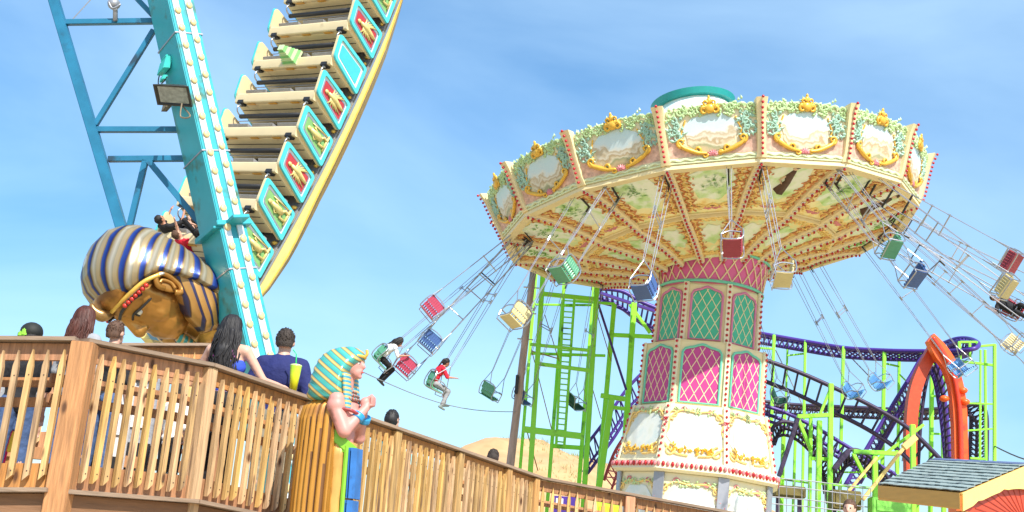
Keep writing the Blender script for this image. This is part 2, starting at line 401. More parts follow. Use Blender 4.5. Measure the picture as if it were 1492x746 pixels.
railing('picket_railing', 'level front run of wooden picket railing left of the big square corner post', [A0, (A1[0] - .04, A1[1], A1[2])], [1.43], .112, postw=.17, pr=random.Random(2))
railing('picket_railing', 'wooden picket railing running downhill from the big corner post past the painted statue', [A1, A2, A3],
        [1.27, 2.62, 4.02, 5.25, 6.33, 7.02], .104, postw=.11, pr=random.Random(5))
railing('picket_railing', 'lower run of open picket railing in front of the swing ride base', [A3, A4], [1.19, 2.75], .111, postw=.125, pr=random.Random(9))
B0 = Ptop(-120, 500, 12.2); B1 = Ptop(345, 501, 13.4)
railing('picket_railing', 'back railing of the queue seen behind the boy and the dark haired woman', [B0, B1], [1.6, 3.2], .125, inner=False, board=False, pr=random.Random(4))
bpy.data.objects.remove(PICK)
# deck the queue stands on
def zdeck(x, y):
    pts = [A0, A1, A2, A3, A4]; best = None
    for a, b in zip(pts, pts[1:]):
        ax, ay, bx, by = a[0], a[1], b[0], b[1]; t = max(0, min(1, ((x - ax) * (bx - ax) + (y - ay) * (by - ay)) / ((bx - ax) ** 2 + (by - ay) ** 2)))
        d = math.hypot(x - ax - t * (bx - ax), y - ay - t * (by - ay)); z = a[2] + t * (b[2] - a[2]) - 1.15
        if best is None or d < best[0]: best = (d, z)
    return best[1]
deck = thing('queue_deck', 'raised plank deck of the queue behind the picket railings', 'deck', (A1[0], A1[1], 0))
pth = [V(A0), V(A1), V(A2), V(A2).lerp(V(A3), .5), V(A3), V(A4)]
mb = MB()
offs = V((-.25, 2.2, 0))
for a, b in zip(pth, pth[1:]):
    n = max(1, int((b - a).length / .145)); 
    for i in range(n):
        p = a.lerp(b, (i + .04) / n); q = a.lerp(b, (i + .96) / n)
        z1, z2 = p.z - 1.15, q.z - 1.15
        mb.add([(p.x, p.y, z1), (q.x, q.y, z2), (q.x + offs.x, q.y + offs.y, z2), (p.x + offs.x, p.y + offs.y, z1),
                (p.x, p.y, z1 - .04), (q.x, q.y, z2 - .04), (q.x + offs.x, q.y + offs.y, z2 - .04), (p.x + offs.x, p.y + offs.y, z1 - .04)],
               [(0, 1, 2, 3), (7, 6, 5, 4), (0, 4, 5, 1), (1, 5, 6, 2), (2, 6, 7, 3), (3, 7, 4, 0)])
mb.build('floor_boards', wood, deck)
mb = MB()
for a, b in zip(pth, pth[1:]): mb.beam(a - V((0, -.3, 1.31)), b - V((0, -.3, 1.31)), .05, .2); mb.beam(a + offs - V((0, .1, 1.31)), b + offs - V((0, .1, 1.31)), .05, .2)
mb.build('joists', woodbrown, deck)
for i, a in enumerate((pth[0], pth[1], pth[2], pth[3], pth[4])):
    for o_ in (V((0, .3, 0)), offs - V((0, .1, 0))):
        mb = MB(); c = a + o_; h = c.z - 1.42; mb.box((c.x, c.y, h / 2), (.15, .15, h)); mb.build('support_post', wood, deck)
#PART3
# ------------------------------------------------------------------ swinging ship ride
S_C = V((-4.518, 26.078, 13.469)); TH, PHI, KC, EPS = .6397, .2188, .0224, -.1484
sa = V((math.cos(TH) * math.cos(EPS), -math.sin(TH) * math.cos(EPS), math.sin(EPS)))
su = V((math.sin(TH), math.cos(TH), 0)); su = (su - sa * sa.dot(su)).normalized(); sz = sa.cross(su)
TF = 1.49                                # the far side reaches further from the keel line
T0 = -math.sin(PHI) * su - math.cos(PHI) * sz; n0 = -math.cos(PHI) * su + math.sin(PHI) * sz
def shipM(s):
    al = s * KC; Rr = 1 / KC
    if s > 6.9:                      # the bow sweeps up
        b = shipM(6.9); e = s - 6.9; k2 = .10
        X, T, n = (V(b.col[i][:3]) for i in range(3))
        a2 = e * k2
        T2 = T * math.cos(a2) + n * math.sin(a2); n2 = n * math.cos(a2) - T * math.sin(a2)
        return frameM(b.translation + T * (math.sin(a2) / k2) + n * ((1 - math.cos(a2)) / k2), X, T2, n2)
    O = S_C + n0 * Rr + Rr * (-math.cos(al) * n0 + math.sin(al) * T0)
    return frameM(O, sa, math.cos(al) * T0 + math.sin(al) * n0, math.cos(al) * n0 - math.sin(al) * T0)
def SP(s, t, h): return shipM(s) @ V((t, 0, h))
ship = thing('swinging_ship', 'long cream and teal swinging ship tipped steeply with its gold headed bow at the bottom', 'swing boat', SP(3.5, 0, -.4))
# hull
def SPh(s, t, h): return SP(s, t, h + float(np.interp(s, [-3, -1.5, 0, 2, 4, 5.5, 6.5, 7.2, 8], [.36, .14, .03, 0, -.02, -.10, -.04, .14, .5])))
def KB(s): return .16 * math.sin(PI * max(0, min(1, (s + 3.4) / 11.2)))
mb = MB()
ss = [-3.2 + i * .4 for i in range(30)]
def hullring(s):
    tp = max(0, (s - 7.0)) * .28; w_ = 1.22 - tp
    return [SP(s, w_, -.08), SPh(s, w_, -.30), SPh(s, w_ - .1, -.42), SPh(s, -w_ - .2, -.42), SPh(s, -w_ - .25, -.30), SP(s, -w_ - .25, -.08)]
mb.loft([hullring(s) for s in ss])
mb.build('hull', yellowhull, ship, auto=35)
mb = MB()
for t in (1.235, -1.48):
    mb.loft([[SP(s, t - .02, -.07), SP(s, t + .02, -.07), SP(s, t + .02, -.115), SP(s, t - .02, -.115)] for s in ss if s < 7.3])
mb.build('side_rail', chrome, ship)
mb = MB()
for t in (1.235, -1.48):
    mb.loft([[SPh(s, t - .02, -.285), SPh(s, t + .012, -.285), SPh(s, t + .012, -.31), SPh(s, t - .02, -.31)] for s in ss if s < 7.3])
mb.build('hull_moulding', gold, ship)
mb = MB()
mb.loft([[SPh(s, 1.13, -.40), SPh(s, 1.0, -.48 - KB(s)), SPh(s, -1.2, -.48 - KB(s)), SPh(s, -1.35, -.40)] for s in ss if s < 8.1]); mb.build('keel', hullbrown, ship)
mb = MB()
mb.loft([[SP(s, 1.2, -.03), SP(s, 1.2, -.07), SP(s, -1.45, -.07), SP(s, -1.45, -.03)] for s in ss if s < 7.6]); mb.build('deck', M('dark_tread_plate', (.27, .27, .28), .6, .3, ns=20, amt=.2, dirt=((.5, .4, .2), 5, .62)), ship)
# gold relief on the hull top edge
mb = MB(); rr = random.Random(1)
for i in range(60):
    s = -3 + i * .19
    if s > 7: break
    p = SP(s, 1.10, -.0); mb.ell(p, (.05 + rr.random() * .04, .05, .05), 6, 4)
setp(mb.build('gold_relief', gold, ship, smooth=True), kind='stuff')
redp = M('red_inset', (.45, .04, .05), .5, amt=.2); greenp = M('green_inset', (.20, .42, .14), .5, amt=.2)
tealinset = M('teal_inset', (.06, .50, .56), .4, amt=.08)
figgold = M('gold_relief_paint', (.72, .58, .22), .4, .2, ns=12, amt=.25)
def rpoly(pts, rad, n=4):
    out = []; k = len(pts)
    for i in range(k):
        p = V((*pts[i], 0)); a = V((*pts[i - 1], 0)); b = V((*pts[(i + 1) % k], 0)); da = (a - p).normalized() * rad; db = (b - p).normalized() * rad
        for j in range(n + 1):
            t = j / n; q = (p + da) * (1 - t) ** 2 + p * 2 * t * (1 - t) + (p + db) * t * t; out.append((q.x, q.y))
    return out
def inset(pts, d):
    c = V((sum(a for a, b in pts) / len(pts), sum(b for a, b in pts) / len(pts), 0)); out = []
    k = len(pts)
    for i in range(k):
        p = V((*pts[i], 0)); a = (p - V((*pts[i - 1], 0))).normalized(); b = (V((*pts[(i + 1) % k], 0)) - p).normalized()
        n_ = (V((a.y, -a.x, 0)) + V((b.y, -b.x, 0))); n_.normalize()
        if n_.dot(c - p) < 0: n_ = -n_
        q = p + n_ * d / max(.3, abs(n_.dot(V((a.y, -a.x, 0))))); out.append((q.x, q.y))
    return out
SIDE = [(-.22, .03), (.52, .0), (.18, 1.04), (-.42, 1.14)]     # (y toward the bow, h)
def side_panel(row, t, sgn, kind):
    X = (0, 1, 0); Y = (0, 0, 1); Z = (sgn, 0, 0)
    base = rpoly(SIDE, .10)
    mb = MB(); mb.prism(base, .09, (t - sgn * .09, 0, 0), X, Y, Z); sh = mb.build('side_shell', cream, row, local=True, bevel=.012)
    mb = MB(); o1 = rpoly(SIDE, .10, 5); i1 = rpoly(inset(SIDE, .085), .07, 5)
    n = len(o1); z0, z1 = t - sgn * .002, t + sgn * .045
    vs = [(z0, a, b) for a, b in o1] + [(z1, a, b) for a, b in inset(o1, .012)] + [(z1, a, b) for a, b in i1] + [(z0, a, b) for a, b in i1]
    fs = [(r_ * n + j, r_ * n + (j + 1) % n, (r_ + 1) * n + (j + 1) % n, (r_ + 1) * n + j) for r_ in range(3) for j in range(n)]
    mb.add(vs, fs); mb.build('teal_frame', tealbright, row, local=True, auto=40)
    mb = MB(); mb.prism(i1, .006, (t + sgn * .001, 0, 0), X, Y, Z); mb.build('white_border', white, row, local=True)
    i3 = rpoly(inset(SIDE, .15), .05, 5)
    if kind != 'plain':
        for nm, a_, b_, mt in (('silver_border', .125, .15, chrome),):
            mb = MB(); p1 = rpoly(inset(SIDE, a_), .06, 5); p2 = rpoly(inset(SIDE, b_), .055, 5)
            vs = [(t + sgn * .02, a, b) for a, b in p1] + [(t + sgn * .02, a, b) for a, b in p2] + [(t + sgn * .004, a, b) for a, b in p1]
            mb.add(vs, [(j, (j + 1) % n, n + (j + 1) % n, n + j) for j in range(n)] + [(j, (j + 1) % n, 2 * n + (j + 1) % n, 2 * n + j) for j in range(n)])
            mb.build(nm, mt, row, local=True)
    mb = MB(); mb.prism(i3, .008, (t + sgn * .008, 0, 0), X, Y, Z)
    mb.build('coloured_inset', {'red': redp, 'green': greenp, 'plain': tealinset}[kind], row, local=True)
    if kind == 'plain': return
    mb = MB(); zz = t + sgn * .03
    if kind == 'green':     # seated figure with a staff
        mb.ell((zz, -.02, .78), (.03, .055, .06), 8, 6); mb.tube([(zz, -.02, .74), (zz, 0, .50), (zz, .02, .36)], [.05, .085, .06], 8)
        mb.tube([(zz, 0, .66), (zz, -.10, .56), (zz, -.13, .66)], .022, 6); mb.tube([(zz, 0, .66), (zz, .12, .55), (zz, .05, .47)], .022, 6)
        mb.tube([(zz, 0, .38), (zz, .12, .38), (zz, .12, .20)], .032, 6); mb.tube([(zz, -.02, .38), (zz, -.09, .30), (zz, -.05, .18)], .032, 6)
        mb.tube([(zz, -.17, .22), (zz, -.17, .75)], .014, 6); mb.tube([(zz, -.2, .19), (zz, .2, .19)], .03, 6)
    else:                  # winged figure
        mb.ell((zz, -.02, .80), (.03, .05, .055), 8, 6); mb.tube([(zz, -.02, .74), (zz, 0, .52), (zz, .05, .30), (zz, .08, .16)], [.04, .07, .05, .02], 8)
        for k in range(5): mb.tube([(zz, 0, .66 - .02 * k), (zz, -.10, .60 - .04 * k), (zz, -.19, .62 - .10 * k)], [.03, .026, .01], 6)
        for k in range(5): mb.tube([(zz, 0, .64 - .02 * k), (zz, .10, .60 - .04 * k), (zz, .20, .66 - .11 * k)], [.03, .026, .01], 6)
    mb.build('gold_figure', figgold, row, local=True, smooth=True)
def make_row(kind, tag_):
    mb = MB(); mb.prism(rpoly([(.04, .12), (.46, .24), (.31, .86), (.12, .92)], .03), TF + 1.2, (-TF, 0, 0), (0, 1, 0), (0, 0, 1), (1, 0, 0))
    row = mb.build('seat_row', cream, None, auto=40); ORG[row] = V((0, 0, 0))
    side_panel(row, 1.27, 1, kind)
    # the far side: plain shell with a blue-teal edge
    mb = MB(); mb.prism(rpoly(SIDE, .12), .07, (-TF - .02, 0, 0), (0, 1, 0), (0, 0, 1), (1, 0, 0)); fs_ = mb.build('side_shell', cream, row, local=True, bevel=.012)
    mb = MB(); q = rpoly(SIDE, .10); q2 = [(a * 1.0, b) for a, b in q]; mb.prism(inset(q, -.012), .045, (-TF - .065, 0, 0), (0, 1, 0), (0, 0, 1), (1, 0, 0)); mb.build('teal_frame', tealbright, row, local=True)
    # seat back, seat, lockbox strip
    mb = MB(); mb.box((-.14, .40, .53), (2.6, .012, .012), (1, 0, 0), V((0, .98, -.18)), V((0, .18, .98))); mb.box((-.14, .355, .70), (2.6, .012, .014)); mb.build('back_moulding', M('dark_moulding', (.10, .08, .05), .6), row, local=True)  # two thin dark brown strips across the seat back
    mb = MB(); mb.prism(rpoly([(.06, .84), (.30, .84), (.33, .98), (.10, 1.04)], .035), TF + 1.21, (-TF, 0, 0), (0, 1, 0), (0, 0, 1), (1, 0, 0)); mb.build('lock_strip', cream, row, local=True, auto=40)
    for x in (-.95, -.2, .55):
        mb = MB(); mb.box((x, .335, .905), (.26, .012, .07), (1, 0, 0), V((0, .98, -.2)).normalized(), V((0, .2, .98)).normalized()); mb.build('amber_label', orange_l, row, local=True)
    mb = MB()
    for x in (-1.0, -.14, .72): mb.prism(rpoly([(.03, .45), (.09, .45), (.14, .90), (.06, .96)], .02), .70, (x - .35, -.12, 0), (0, 1, 0), (0, 0, 1), (1, 0, 0))
    mb.build('back_pad', greypad, row, local=True, auto=40)
    mb = MB(); mb.prism(rpoly([(-.36, .30), (.04, .24), (.04, .36), (-.36, .42)], .03), TF + 1.2, (-TF, 0, 0), (0, 1, 0), (0, 0, 1), (1, 0, 0)); mb.build('seat_pad', greypad, row, local=True, auto=40)
    # lap bar of the next row, with the steel rods from its latches
    mb = MB(); mb.tube([(-1.28, .60, .80), (1.02, .60, .80)], .055, 10); lb = mb.build('lap_bar', blackp, row, local=True, smooth=True)
    mb = MB()
    mb.tube([(-1.4, .68, .72), (1.1, .68, .72)], .012, 6)
    mb.build('steel_crossbar', chrome, row, local=True)
    for x in (-1.28, 1.0):
        mb = MB(); mb.box((x, .31, .93), (.19, .10, .17)); k = mb.build('latch', blackp, row, local=True, bevel=.01)
        mb = MB(); mb.ell((x, .37, .95), (.045, .03, .045), 8, 6); mb.tube(bez([(x, .37, .95), (x * 1.0, .47, .99), (x * 1.0, .56, .93), (x * .995, .60, .80)], 4), .017, 6); mb.build('latch_rod', chrome, row, local=True, smooth=True)
    return row
rows = {k: make_row(k, k) for k in ('red', 'green', 'plain')}
used = set()
for i, kind in ((-3, 'green'), (-2, 'plain'), (-1, 'green'), (0, 'red'), (1, 'plain'), (2, 'red'), (3, 'green'), (4, 'red'), (5, 'green'), (6, 'green')):
    r_ = rows[kind]
    if kind in used: r_ = copy_tree(r_, ship)
    else: r_.parent = ship; link_child(r_, ship)
    used.add(kind)
    r_.matrix_basis = Matrix.Translation(-ORG[ship]) @ shipM(i)
    r_['label'] = {'red': 'seat row with a red side panel', 'green': 'seat row with a green side panel', 'plain': 'seat row with a narrow plain teal side panel'}[kind]
# big step with the green pyramid on the seat back
mb = MB()
Mx = shipM(1)
for k in range(6):
    a = .30 - k * .038; mb.box((-.15, .10 + 0, 1.02 + k * .075), (a * 1.5, a * 1.2, .075))
mb.xf(Mx); mb.build('pyramid_ornament', ramp_mat('pyramid_green', [(0, (.25, .55, .2)), (.49, (.25, .55, .2)), (.5, (.55, .72, .40)), (1, (.55, .72, .40))], mode='stripe', k=6.6, tilt=tuple(Mx.col[2][:3]), interp='CONSTANT'), ship)
# raised bow deck
mb = MB()
mb.loft([[SP(s, 1.1 - (s - 6.9) * .25, -.05), SP(s, 1.0 - (s - 6.9) * .25, .42), SP(s, -1.0 + (s - 6.9) * .25, .42), SP(s, -1.1 + (s - 6.9) * .25, -.05)] for s in (6.9, 7.4, 7.9, 8.4)])
mb.build('bow_deck', M('blue_bow_paint', (.03, .22, .50), .35), ship, auto=40)

# ------------------------------------------------------------------ pharaoh head figurehead (part of the ship)
q_ = SP(8.4, -.1, 0); print('bow', q_, 'beam')
HO = P(227, 423, 21.9)
HZ = V((-.81, -.53, .20)).normalized(); HY = V((.10, -.20, -1)); HY = (HY - HZ * HY.dot(HZ)).normalized(); HX = HY.cross(HZ)
HM = frameM(HO, HX * .90, HY * .90, HZ * .94)
def pxof(p):
    d = V(p) - EYE; z = d.dot(fw); return round(746 + FPX * d.dot(cr) / z), round(373 - FPX * d.dot(cu) / z)
for nm_, p_ in (('ear 247,414', (-.86, .24, .04)), ('lips 215,487', (0, .95, -.3)), ('eye 203,459', (-.33, .85, .265)), ('cobra 151,440', (0, .95, .8)), ('collar 322,430', (-1, .1, -1.3)), ('crown 115', (0, 0, 1.5))): print(nm_, pxof(HM @ V(p_)))
HS = 1.0
facegold = M('face_gold', (.40, .19, .04), .30, .5, ns=2.2, amt=.3, dirt=((.16, .07, .02), 1.5, .54))
# face
prims = [('e', (0, .22, .12), (.74, .72, .98)), ('e', (0, .42, -.35), (.52, .55, .52)), ('e', (0, .62, -.62), (.26, .28, .20)),
         ('c', (0, .86, .46), (0, 1.03, .06), .075, .135), ('e', (.10, .96, .0), (.09, .09, .07)), ('e', (-.10, .96, .0), (.09, .09, .07)),
         ('c', (-.15, .88, -.28), (.15, .88, -.28), .075, .075), ('c', (-.12, .86, -.38), (.12, .86, -.38), .075, .075),
         ('e', (.36, .62, -.08), (.22, .22, .26)), ('e', (-.36, .62, -.08), (.22, .22, .26)),
         ('c', (.14, .86, .50), (.56, .62, .46), .065, .05), ('c', (-.14, .86, .50), (-.56, .62, .46), .065, .05),
         ('e', (.30, .73, .27), (.15, .10, .075)), ('e', (-.30, .73, .27), (.15, .10, .075)),
         ('e', (0, .55, .80), (.66, .34, .30)), ('c', (0, .10, -.5), (0, .05, -1.35), .52, .72)]
headroot = blob('pharaoh_head', prims, .03, [facegold], None, smooth_it=5); headroot.parent = ship; link_child(headroot, ship); ORG[headroot] = V((0, 0, 0))
headroot['label'] = 'giant gold pharaoh head with blue striped headdress hanging face down at the bow'
headroot.matrix_basis = Matrix.Translation(-ORG[ship]) @ HM
nemes = ramp_mat('striped_headdress', [(0, (.46, .40, .26)), (.16, (.68, .65, .55)), (.34, (.44, .32, .14)), (.40, (.14, .08, .03)), (.44, (.02, .04, .26)), (.66, (.04, .12, .50)), (.72, (.45, .30, .10)), (.80, (.62, .50, .30))], mode='polar', k=22, scale=1.2, dist=.22, rough=.28, metal=.3, rnd=0)
nemes2 = ramp_mat('striped_lappet', [(0, (.38, .19, .05)), (.50, (.46, .25, .07)), (.56, (.08, .04, .02)), (.64, (.03, .03, .09)), (.84, (.03, .03, .08)), (.90, (.34, .18, .05))], mode='stripe', k=5.6, tilt=(0, .62, .8), scale=1.5, dist=.10, rough=.32, metal=.35, rnd=0)
facegold = M('face_gold', (.40, .19, .04), .30, .5, ns=2.2, amt=.3, dirt=((.16, .07, .02), 1.5, .54))
# nemes: rings along Z, (z, half width, back, front)
rg = [(1.50, .10, .12, .12, -.1), (1.43, .38, .42, .36, -.08), (1.28, .62, .70, .58, -.08), (1.04, .82, .90, .72, -.05), (.80, .92, 1.0, .76, -.03), (.60, .95, 1.02, .62, -.02), (.40, .98, 1.02, .26, 0),
      (.15, 1.01, .96, .06, 0), (-.15, 1.06, .88, .0, 0), (-.45, 1.12, .76, .02, 0), (-.75, 1.12, .62, .10, 0), (-1.05, 1.04, .48, .2, 0), (-1.3, .9, .36, .2, 0)]
def ringpt(z, wx, yb, yf, zt, a):
    c, s = math.cos(a), math.sin(a); e = .82
    wx *= 1.08; yb *= 1.10
    x = wx * math.copysign(abs(c) ** e, c); y = (yf if s > 0 else yb) * math.copysign(abs(s) ** e, s)
    rib = .012 * math.sin(math.atan2(x, z) * 22)
    return V((x * (1 + rib), y * (1 + rib), z + zt * y))
def interp_rings(rg, n):
    out = []; zs = list(range(len(rg)))
    for i in range(n + 1):
        t = (len(rg) - 1) * i / n; out.append([float(np.interp(t, zs, [q[k] for q in rg])) for k in range(5)])
    return out
mb = MB(); NR = interp_rings(rg, 84)
mb.loft([[ringpt(*q, 2 * PI * j / 72) for j in range(144)] for q in NR])
nm = mb.build('headdress', nemes, headroot, smooth=True, local=True)
# lappets in front of the headdress behind the ears
for sx in (-1, 1):
    mb = MB(); rgs = []
    for i in range(25):
        t = i / 24; z = -.02 - 1.30 * t
        x0 = .56 - .12 * t; x1 = float(np.interp(t, [0, .3, .7, 1], [.92, 1.08, 1.06, .82])); y0 = float(np.interp(t, [0, .3, .65, 1], [.0, .02, .12, .15])); y1 = float(np.interp(t, [0, .2, .45, .75, 1], [.12, .36, .66, .84, .60]))
        rgs.append([V((sx * x0, y0 - .2, z)), V((sx * x1, y0 - .25, z)), V((sx * (x1 + .03), y0 + .02, z)), V((sx * (x1 - .08), y1 - .08, z)), V((sx * (x0 + x1) / 2, y1, z)), V((sx * x0, y1 - .04, z)), V((sx * (x0 - .06), y0, z))])
    mb.loft(rgs); mb.build('lappet', nemes2, headroot, smooth=True, local=True)
for sx in (-1, 1):
    mb = MB(); mb.ell((sx * .33, .80, .265), (.14, .055, .06), 12, 8); ey = mb.build('eye', M('eye_white', (.7, .68, .6), .2), headroot, smooth=True, local=True)
    mb = MB(); mb.ell((sx * .31, .848, .265), (.055, .018, .052), 10, 6); mb.build('pupil', blackp, headroot, smooth=True, local=True)
    mb = MB(); mb.tube(bez([(sx * .14, .90, .29), (sx * .32, .875, .35), (sx * .50, .78, .30), (sx * .74, .58, .22)], 5), [.026] * 15 + [.008], 6); mb.build('eyeliner', blackp, headroot, local=True)
    mb = MB(); mb.tube(bez([(sx * .12, .985, .53), (sx * .34, .925, .59), (sx * .56, .745, .55), (sx * .74, .56, .42)], 5), [.034] * 15 + [.01], 6); mb.build('eyebrow', blackp, headroot, local=True)
    # ear: helix, antihelix and lobe
    mb = MB()
    ec = V((sx * .76, .24, .04))
    def eb(y, z, x=0): return ec + V((sx * (.14 + x), y * .85, z * .85))
    mb.tube(bez([eb(.12, -.22), eb(.05, -.36), eb(-.10, -.28), eb(-.20, 0, .04), eb(-.18, .22, .06), eb(-.02, .31, .04), eb(.12, .20), eb(.10, .04, -.05)], 5), .062, 8)
    mb.tube(bez([eb(.02, -.20), eb(-.08, -.06), eb(-.06, .14), eb(.04, .18)], 5), .04, 8)
    mb.ell(ec + V((sx * .07, -.04, 0)), (.05, .17, .26), 12, 8)
    mb.build('ear', facegold, headroot, smooth=True, local=True)
# brow band, cobra, beard, collar
mb = MB()
for sx in (-1, 1):
    mb.tube(bez([(0, .90, .72), (sx * .38, .80, .69), (sx * .70, .62, .62), (sx * .92, .38, .49), (sx * 1.0, .16, .28)], 5), .045, 8)
mb.build('brow_band', gold, headroot, smooth=True, local=True)
mb = MB(); mb.tube(bez([(0, .84, .66), (0, 1.00, .84), (0, .96, 1.02), (0, .84, 1.12)], 5), [.05, .07, .09, .11, .12, .13, .13, .12, .11, .10, .09, .08, .07, .06, .05, .03], 10); ur = mb.build('cobra', M('bronze_cobra', (.30, .17, .06), .3, .5, amt=.3), headroot, smooth=True, local=True)
mb = MB(); mb.ell((0, 1.06, .86), (.06, .04, .09), 10, 8); mb.build('green_jewel', M('green_jewel', (.01, .22, .14), .15), headroot, smooth=True, local=True)
mb = MB(); mb.loft([[V((.13 * s_ * math.cos(a), y + .13 * s_ * math.sin(a), z)) for a in [2 * PI * k / 16 for k in range(16)]] for s_, y, z in ((.9, .80, -.70), (1.05, .86, -.85), (1.15, .92, -1.02), (1.0, .97, -1.2), (.6, 1.0, -1.30))])
mb.build('beard', ramp_mat('beard_stripes', [(0, (.04, .22, .20)), (.6, (.05, .30, .26)), (.62, (.5, .32, .1)), (1, (.5, .32, .1))], mode='stripe', k=9, tilt=(0, 0, 1), rough=.3, metal=.3, rnd=0), headroot, smooth=True, local=True)
colg = M('collar_gold', (.52, .30, .07), .3, .5, amt=.25)
mb = MB()
mb.loft([[V((wx * math.cos(2 * PI * j / 36), (yf if math.sin(2 * PI * j / 36) > 0 else yb) * math.sin(2 * PI * j / 36) + y0, z)) for j in range(36)] for z, wx, yb, yf, y0 in ((-1.0, .8, .3, .5, .1), (-1.15, .95, .42, .72, .1), (-1.32, 1.02, .48, .74, .08), (-1.42, .98, .5, .6, 0))])
mb.build('collar', colg, headroot, smooth=True, local=True)
redbead = M('red_bead', (.5, .03, .02), .25); bluebead = M('dark_blue_bead', (.03, .05, .22), .25)
for zz, w1, y1, mt, sz_ in ((-1.36, 1.03, .76, redbead, .055), (-1.50, .99, .64, bluebead, .05)):
    for j in range(18):
        a = R(-20 + 220 * j / 17); mb = MB(); mb.ell((w1 * math.cos(a), (y1 if math.sin(a) > 0 else .48) * math.sin(a) + .06, zz), sz_, 8, 6); mb.build('bead', mt, headroot, smooth=True, local=True)
for sx in (-1, 1):
    mb = MB()
    for j in range(7): mb.ell((sx * (.48 + .07 * j), .84 - .065 * j, .60 - .028 * j), .05, 8, 6)
    mb.build('red_beads', redbead, headroot, smooth=True, local=True)
    mb = MB(); mb.tube(bez([(sx * .40, .76, .62), (sx * .74, .56, .56), (sx * .94, .30, .42), (sx * 1.0, .08, .20)], 5), .032, 8); mb.build('band_edge', M('silver_trim', (.6, .58, .5), .25, .5), headroot, smooth=True, local=True)

# ------------------------------------------------------------------ tower legs of the ship ride
leg = thing('ride_tower', 'teal steel leg with rows of cream bulbs in front of the swinging ship', 'ride tower', (P(400, 560, 22)[0], 22, 0))
ta = P(248, 0, 21.6); tb = P(362, 500, 21.6)
td = (tb - ta).normalized()
ta2 = ta - td * 4.5; tb2 = tb + td * ((tb.z) / -td.z - .02)
bx = V((.64, -.77, 0)); bx = (bx - td * bx.dot(td)).normalized(); bu = td.cross(bx).normalized()
if bu.dot(su) < 0: bu = -bu
WB, UB = .84, .56
mb = MB(); mb.box((ta2 + tb2) / 2, (WB, (tb2 - ta2).length, UB), bx, td, bu); beam_ = mb.build('main_beam', teal, leg, bevel=.02)
fA = bx * (WB / 2)     # sunlit face, carries the lights
strips = []
for o_ in (-.15, .12):
    mb = MB(); mb.box((ta2 + tb2) / 2 + fA + bu * o_ + bx * .02, (.04, (tb2 - ta2).length - .5, .13), bx, td, bu); mb.build('lamp_strip', M('lamp_strip_white', (.62, .74, .78), .4, ns=5, amt=.12), leg, bevel=.006)
bulbm = M('cream_lamp_cap', (.74, .54, .25), .35, ns=3, amt=.08)
Lb = (tb2 - ta2).length
k = 0; s = .4
while s < Lb - .5:
    for o_, ds in ((-.15, 0), (.12, -.14)):
        c = ta2 + td * (s + ds) + fA + bu * o_ + bx * .04; mb = MB()
        A = Matrix((bx, td, bu)).transposed()
        mb.loft([[c + bx * h + (td * math.sin(a) * 1.25 + bu * math.cos(a)) * r_ for a in [2 * PI * j / 12 for j in range(12)]] for h, r_ in ((0, .062), (.025, .064), (.042, .054), (.05, .025))])
        if P(300, 800, 20).z - 3 < c.z: mb.build('lamp_cap', bulbm, leg, smooth=True)
    s += .385
# clamps and cable ties
def onbeam(px, py): 
    s_ = (py - 0) / 500; return ta.lerp(tb, s_)
c = onbeam(0, 346)
mb = MB(); mb.box(c, (WB + .16, .10, UB + .16), bx, td, bu); mb.box(c + bx * .55, (.5, .07, .34), bx, td, bu); mb.box(c + td * .06 - bu * .33, (WB, .05, .16), bx, td, bu); mb.build('flange', teal, leg, bevel=.01)
for yy in (62, 236, 402):
    c = onbeam(0, yy + 6); mb = MB(); mb.box(c, (WB + .03, .028, UB + .03), bx, (td + bx * .06).normalized(), bu); mb.build('strap', steelgrey, leg)
# floodlight and junction box
c = onbeam(0, 132) - bu * (UB / 2) - bx * .18
fl = MB()
Zf = V((-.10, -.62, -.80)).normalized(); Xf = V((.99, -.05, .06)); Xf = (Xf - Zf * Xf.dot(Zf)).normalized(); Yf = Zf.cross(Xf)
cc = P(252, 139, 20.75)
mb = MB(); mb.loft([[cc + Xf * (sx * a) + Yf * (sy * b) + Zf * d for sx, sy in ((-1, -1), (1, -1), (1, 1), (-1, 1))] for a, b, d in ((.16, .12, -.22), (.35, .22, 0), (.35, .22, .02), (.32, .19, .02), (.15, .1, -.15))], cap=True)
fl_ = mb.build('floodlight', M('black_housing', (.05, .045, .04), .4, .4, amt=.3), leg)
mb = MB(); mb.box(cc + Zf * -.02, (.62, .36, .01), Xf, Yf, Zf); mb.build('lens', M('lens_glass', (.32, .34, .36), .12, .5, ns=12, amt=.4), fl_)
mb = MB(); mb.beam(c, cc - Zf * .15, .07, .07); mb.tube(bez([cc + Xf * .2 - V((0, 0, .15)), cc + Xf * .22 - V((0, 0, .42)), cc + Xf * .4 - V((0, 0, .38)), c + bx * .2 - V((0, 0, .3))], 5), .015, 6); mb.box(c - V((0, 0, .34)) - bu * .06, (.22, .12, .18), bx, bu, sz); mb.build('bracket', M('rusty_bracket', (.22, .17, .11), .6, .3, amt=.4), fl_)
c2 = onbeam(0, 98) - bu * (UB / 2 + .07) - bx * .16
mb = MB(); mb.box(c2, (.34, .14, .26), bx, bu, sz); mb.box(c2 + V((0, 0, .16)), (.26, .12, .05), bx, bu, sz); mb.box(c2 - V((0, 0, .30)) + bx * .05, (.16, .1, .1), bx, bu, sz); jb = mb.build('junction_box', M('turquoise_box', (.06, .55, .50), .4, amt=.15), leg, bevel=.012)
mb = MB(); mb.tube(bez([c2 - bx * .17, c2 - bx * .26 - V((0, 0, .15)), c2 - bx * .16 - V((0, 0, .34)), c2 + bx * .1 - V((0, 0, .38)), c2 + bx * .25 - V((0, 0, .36))], 5), .012, 6); mb.build('cable', blackp, jb)
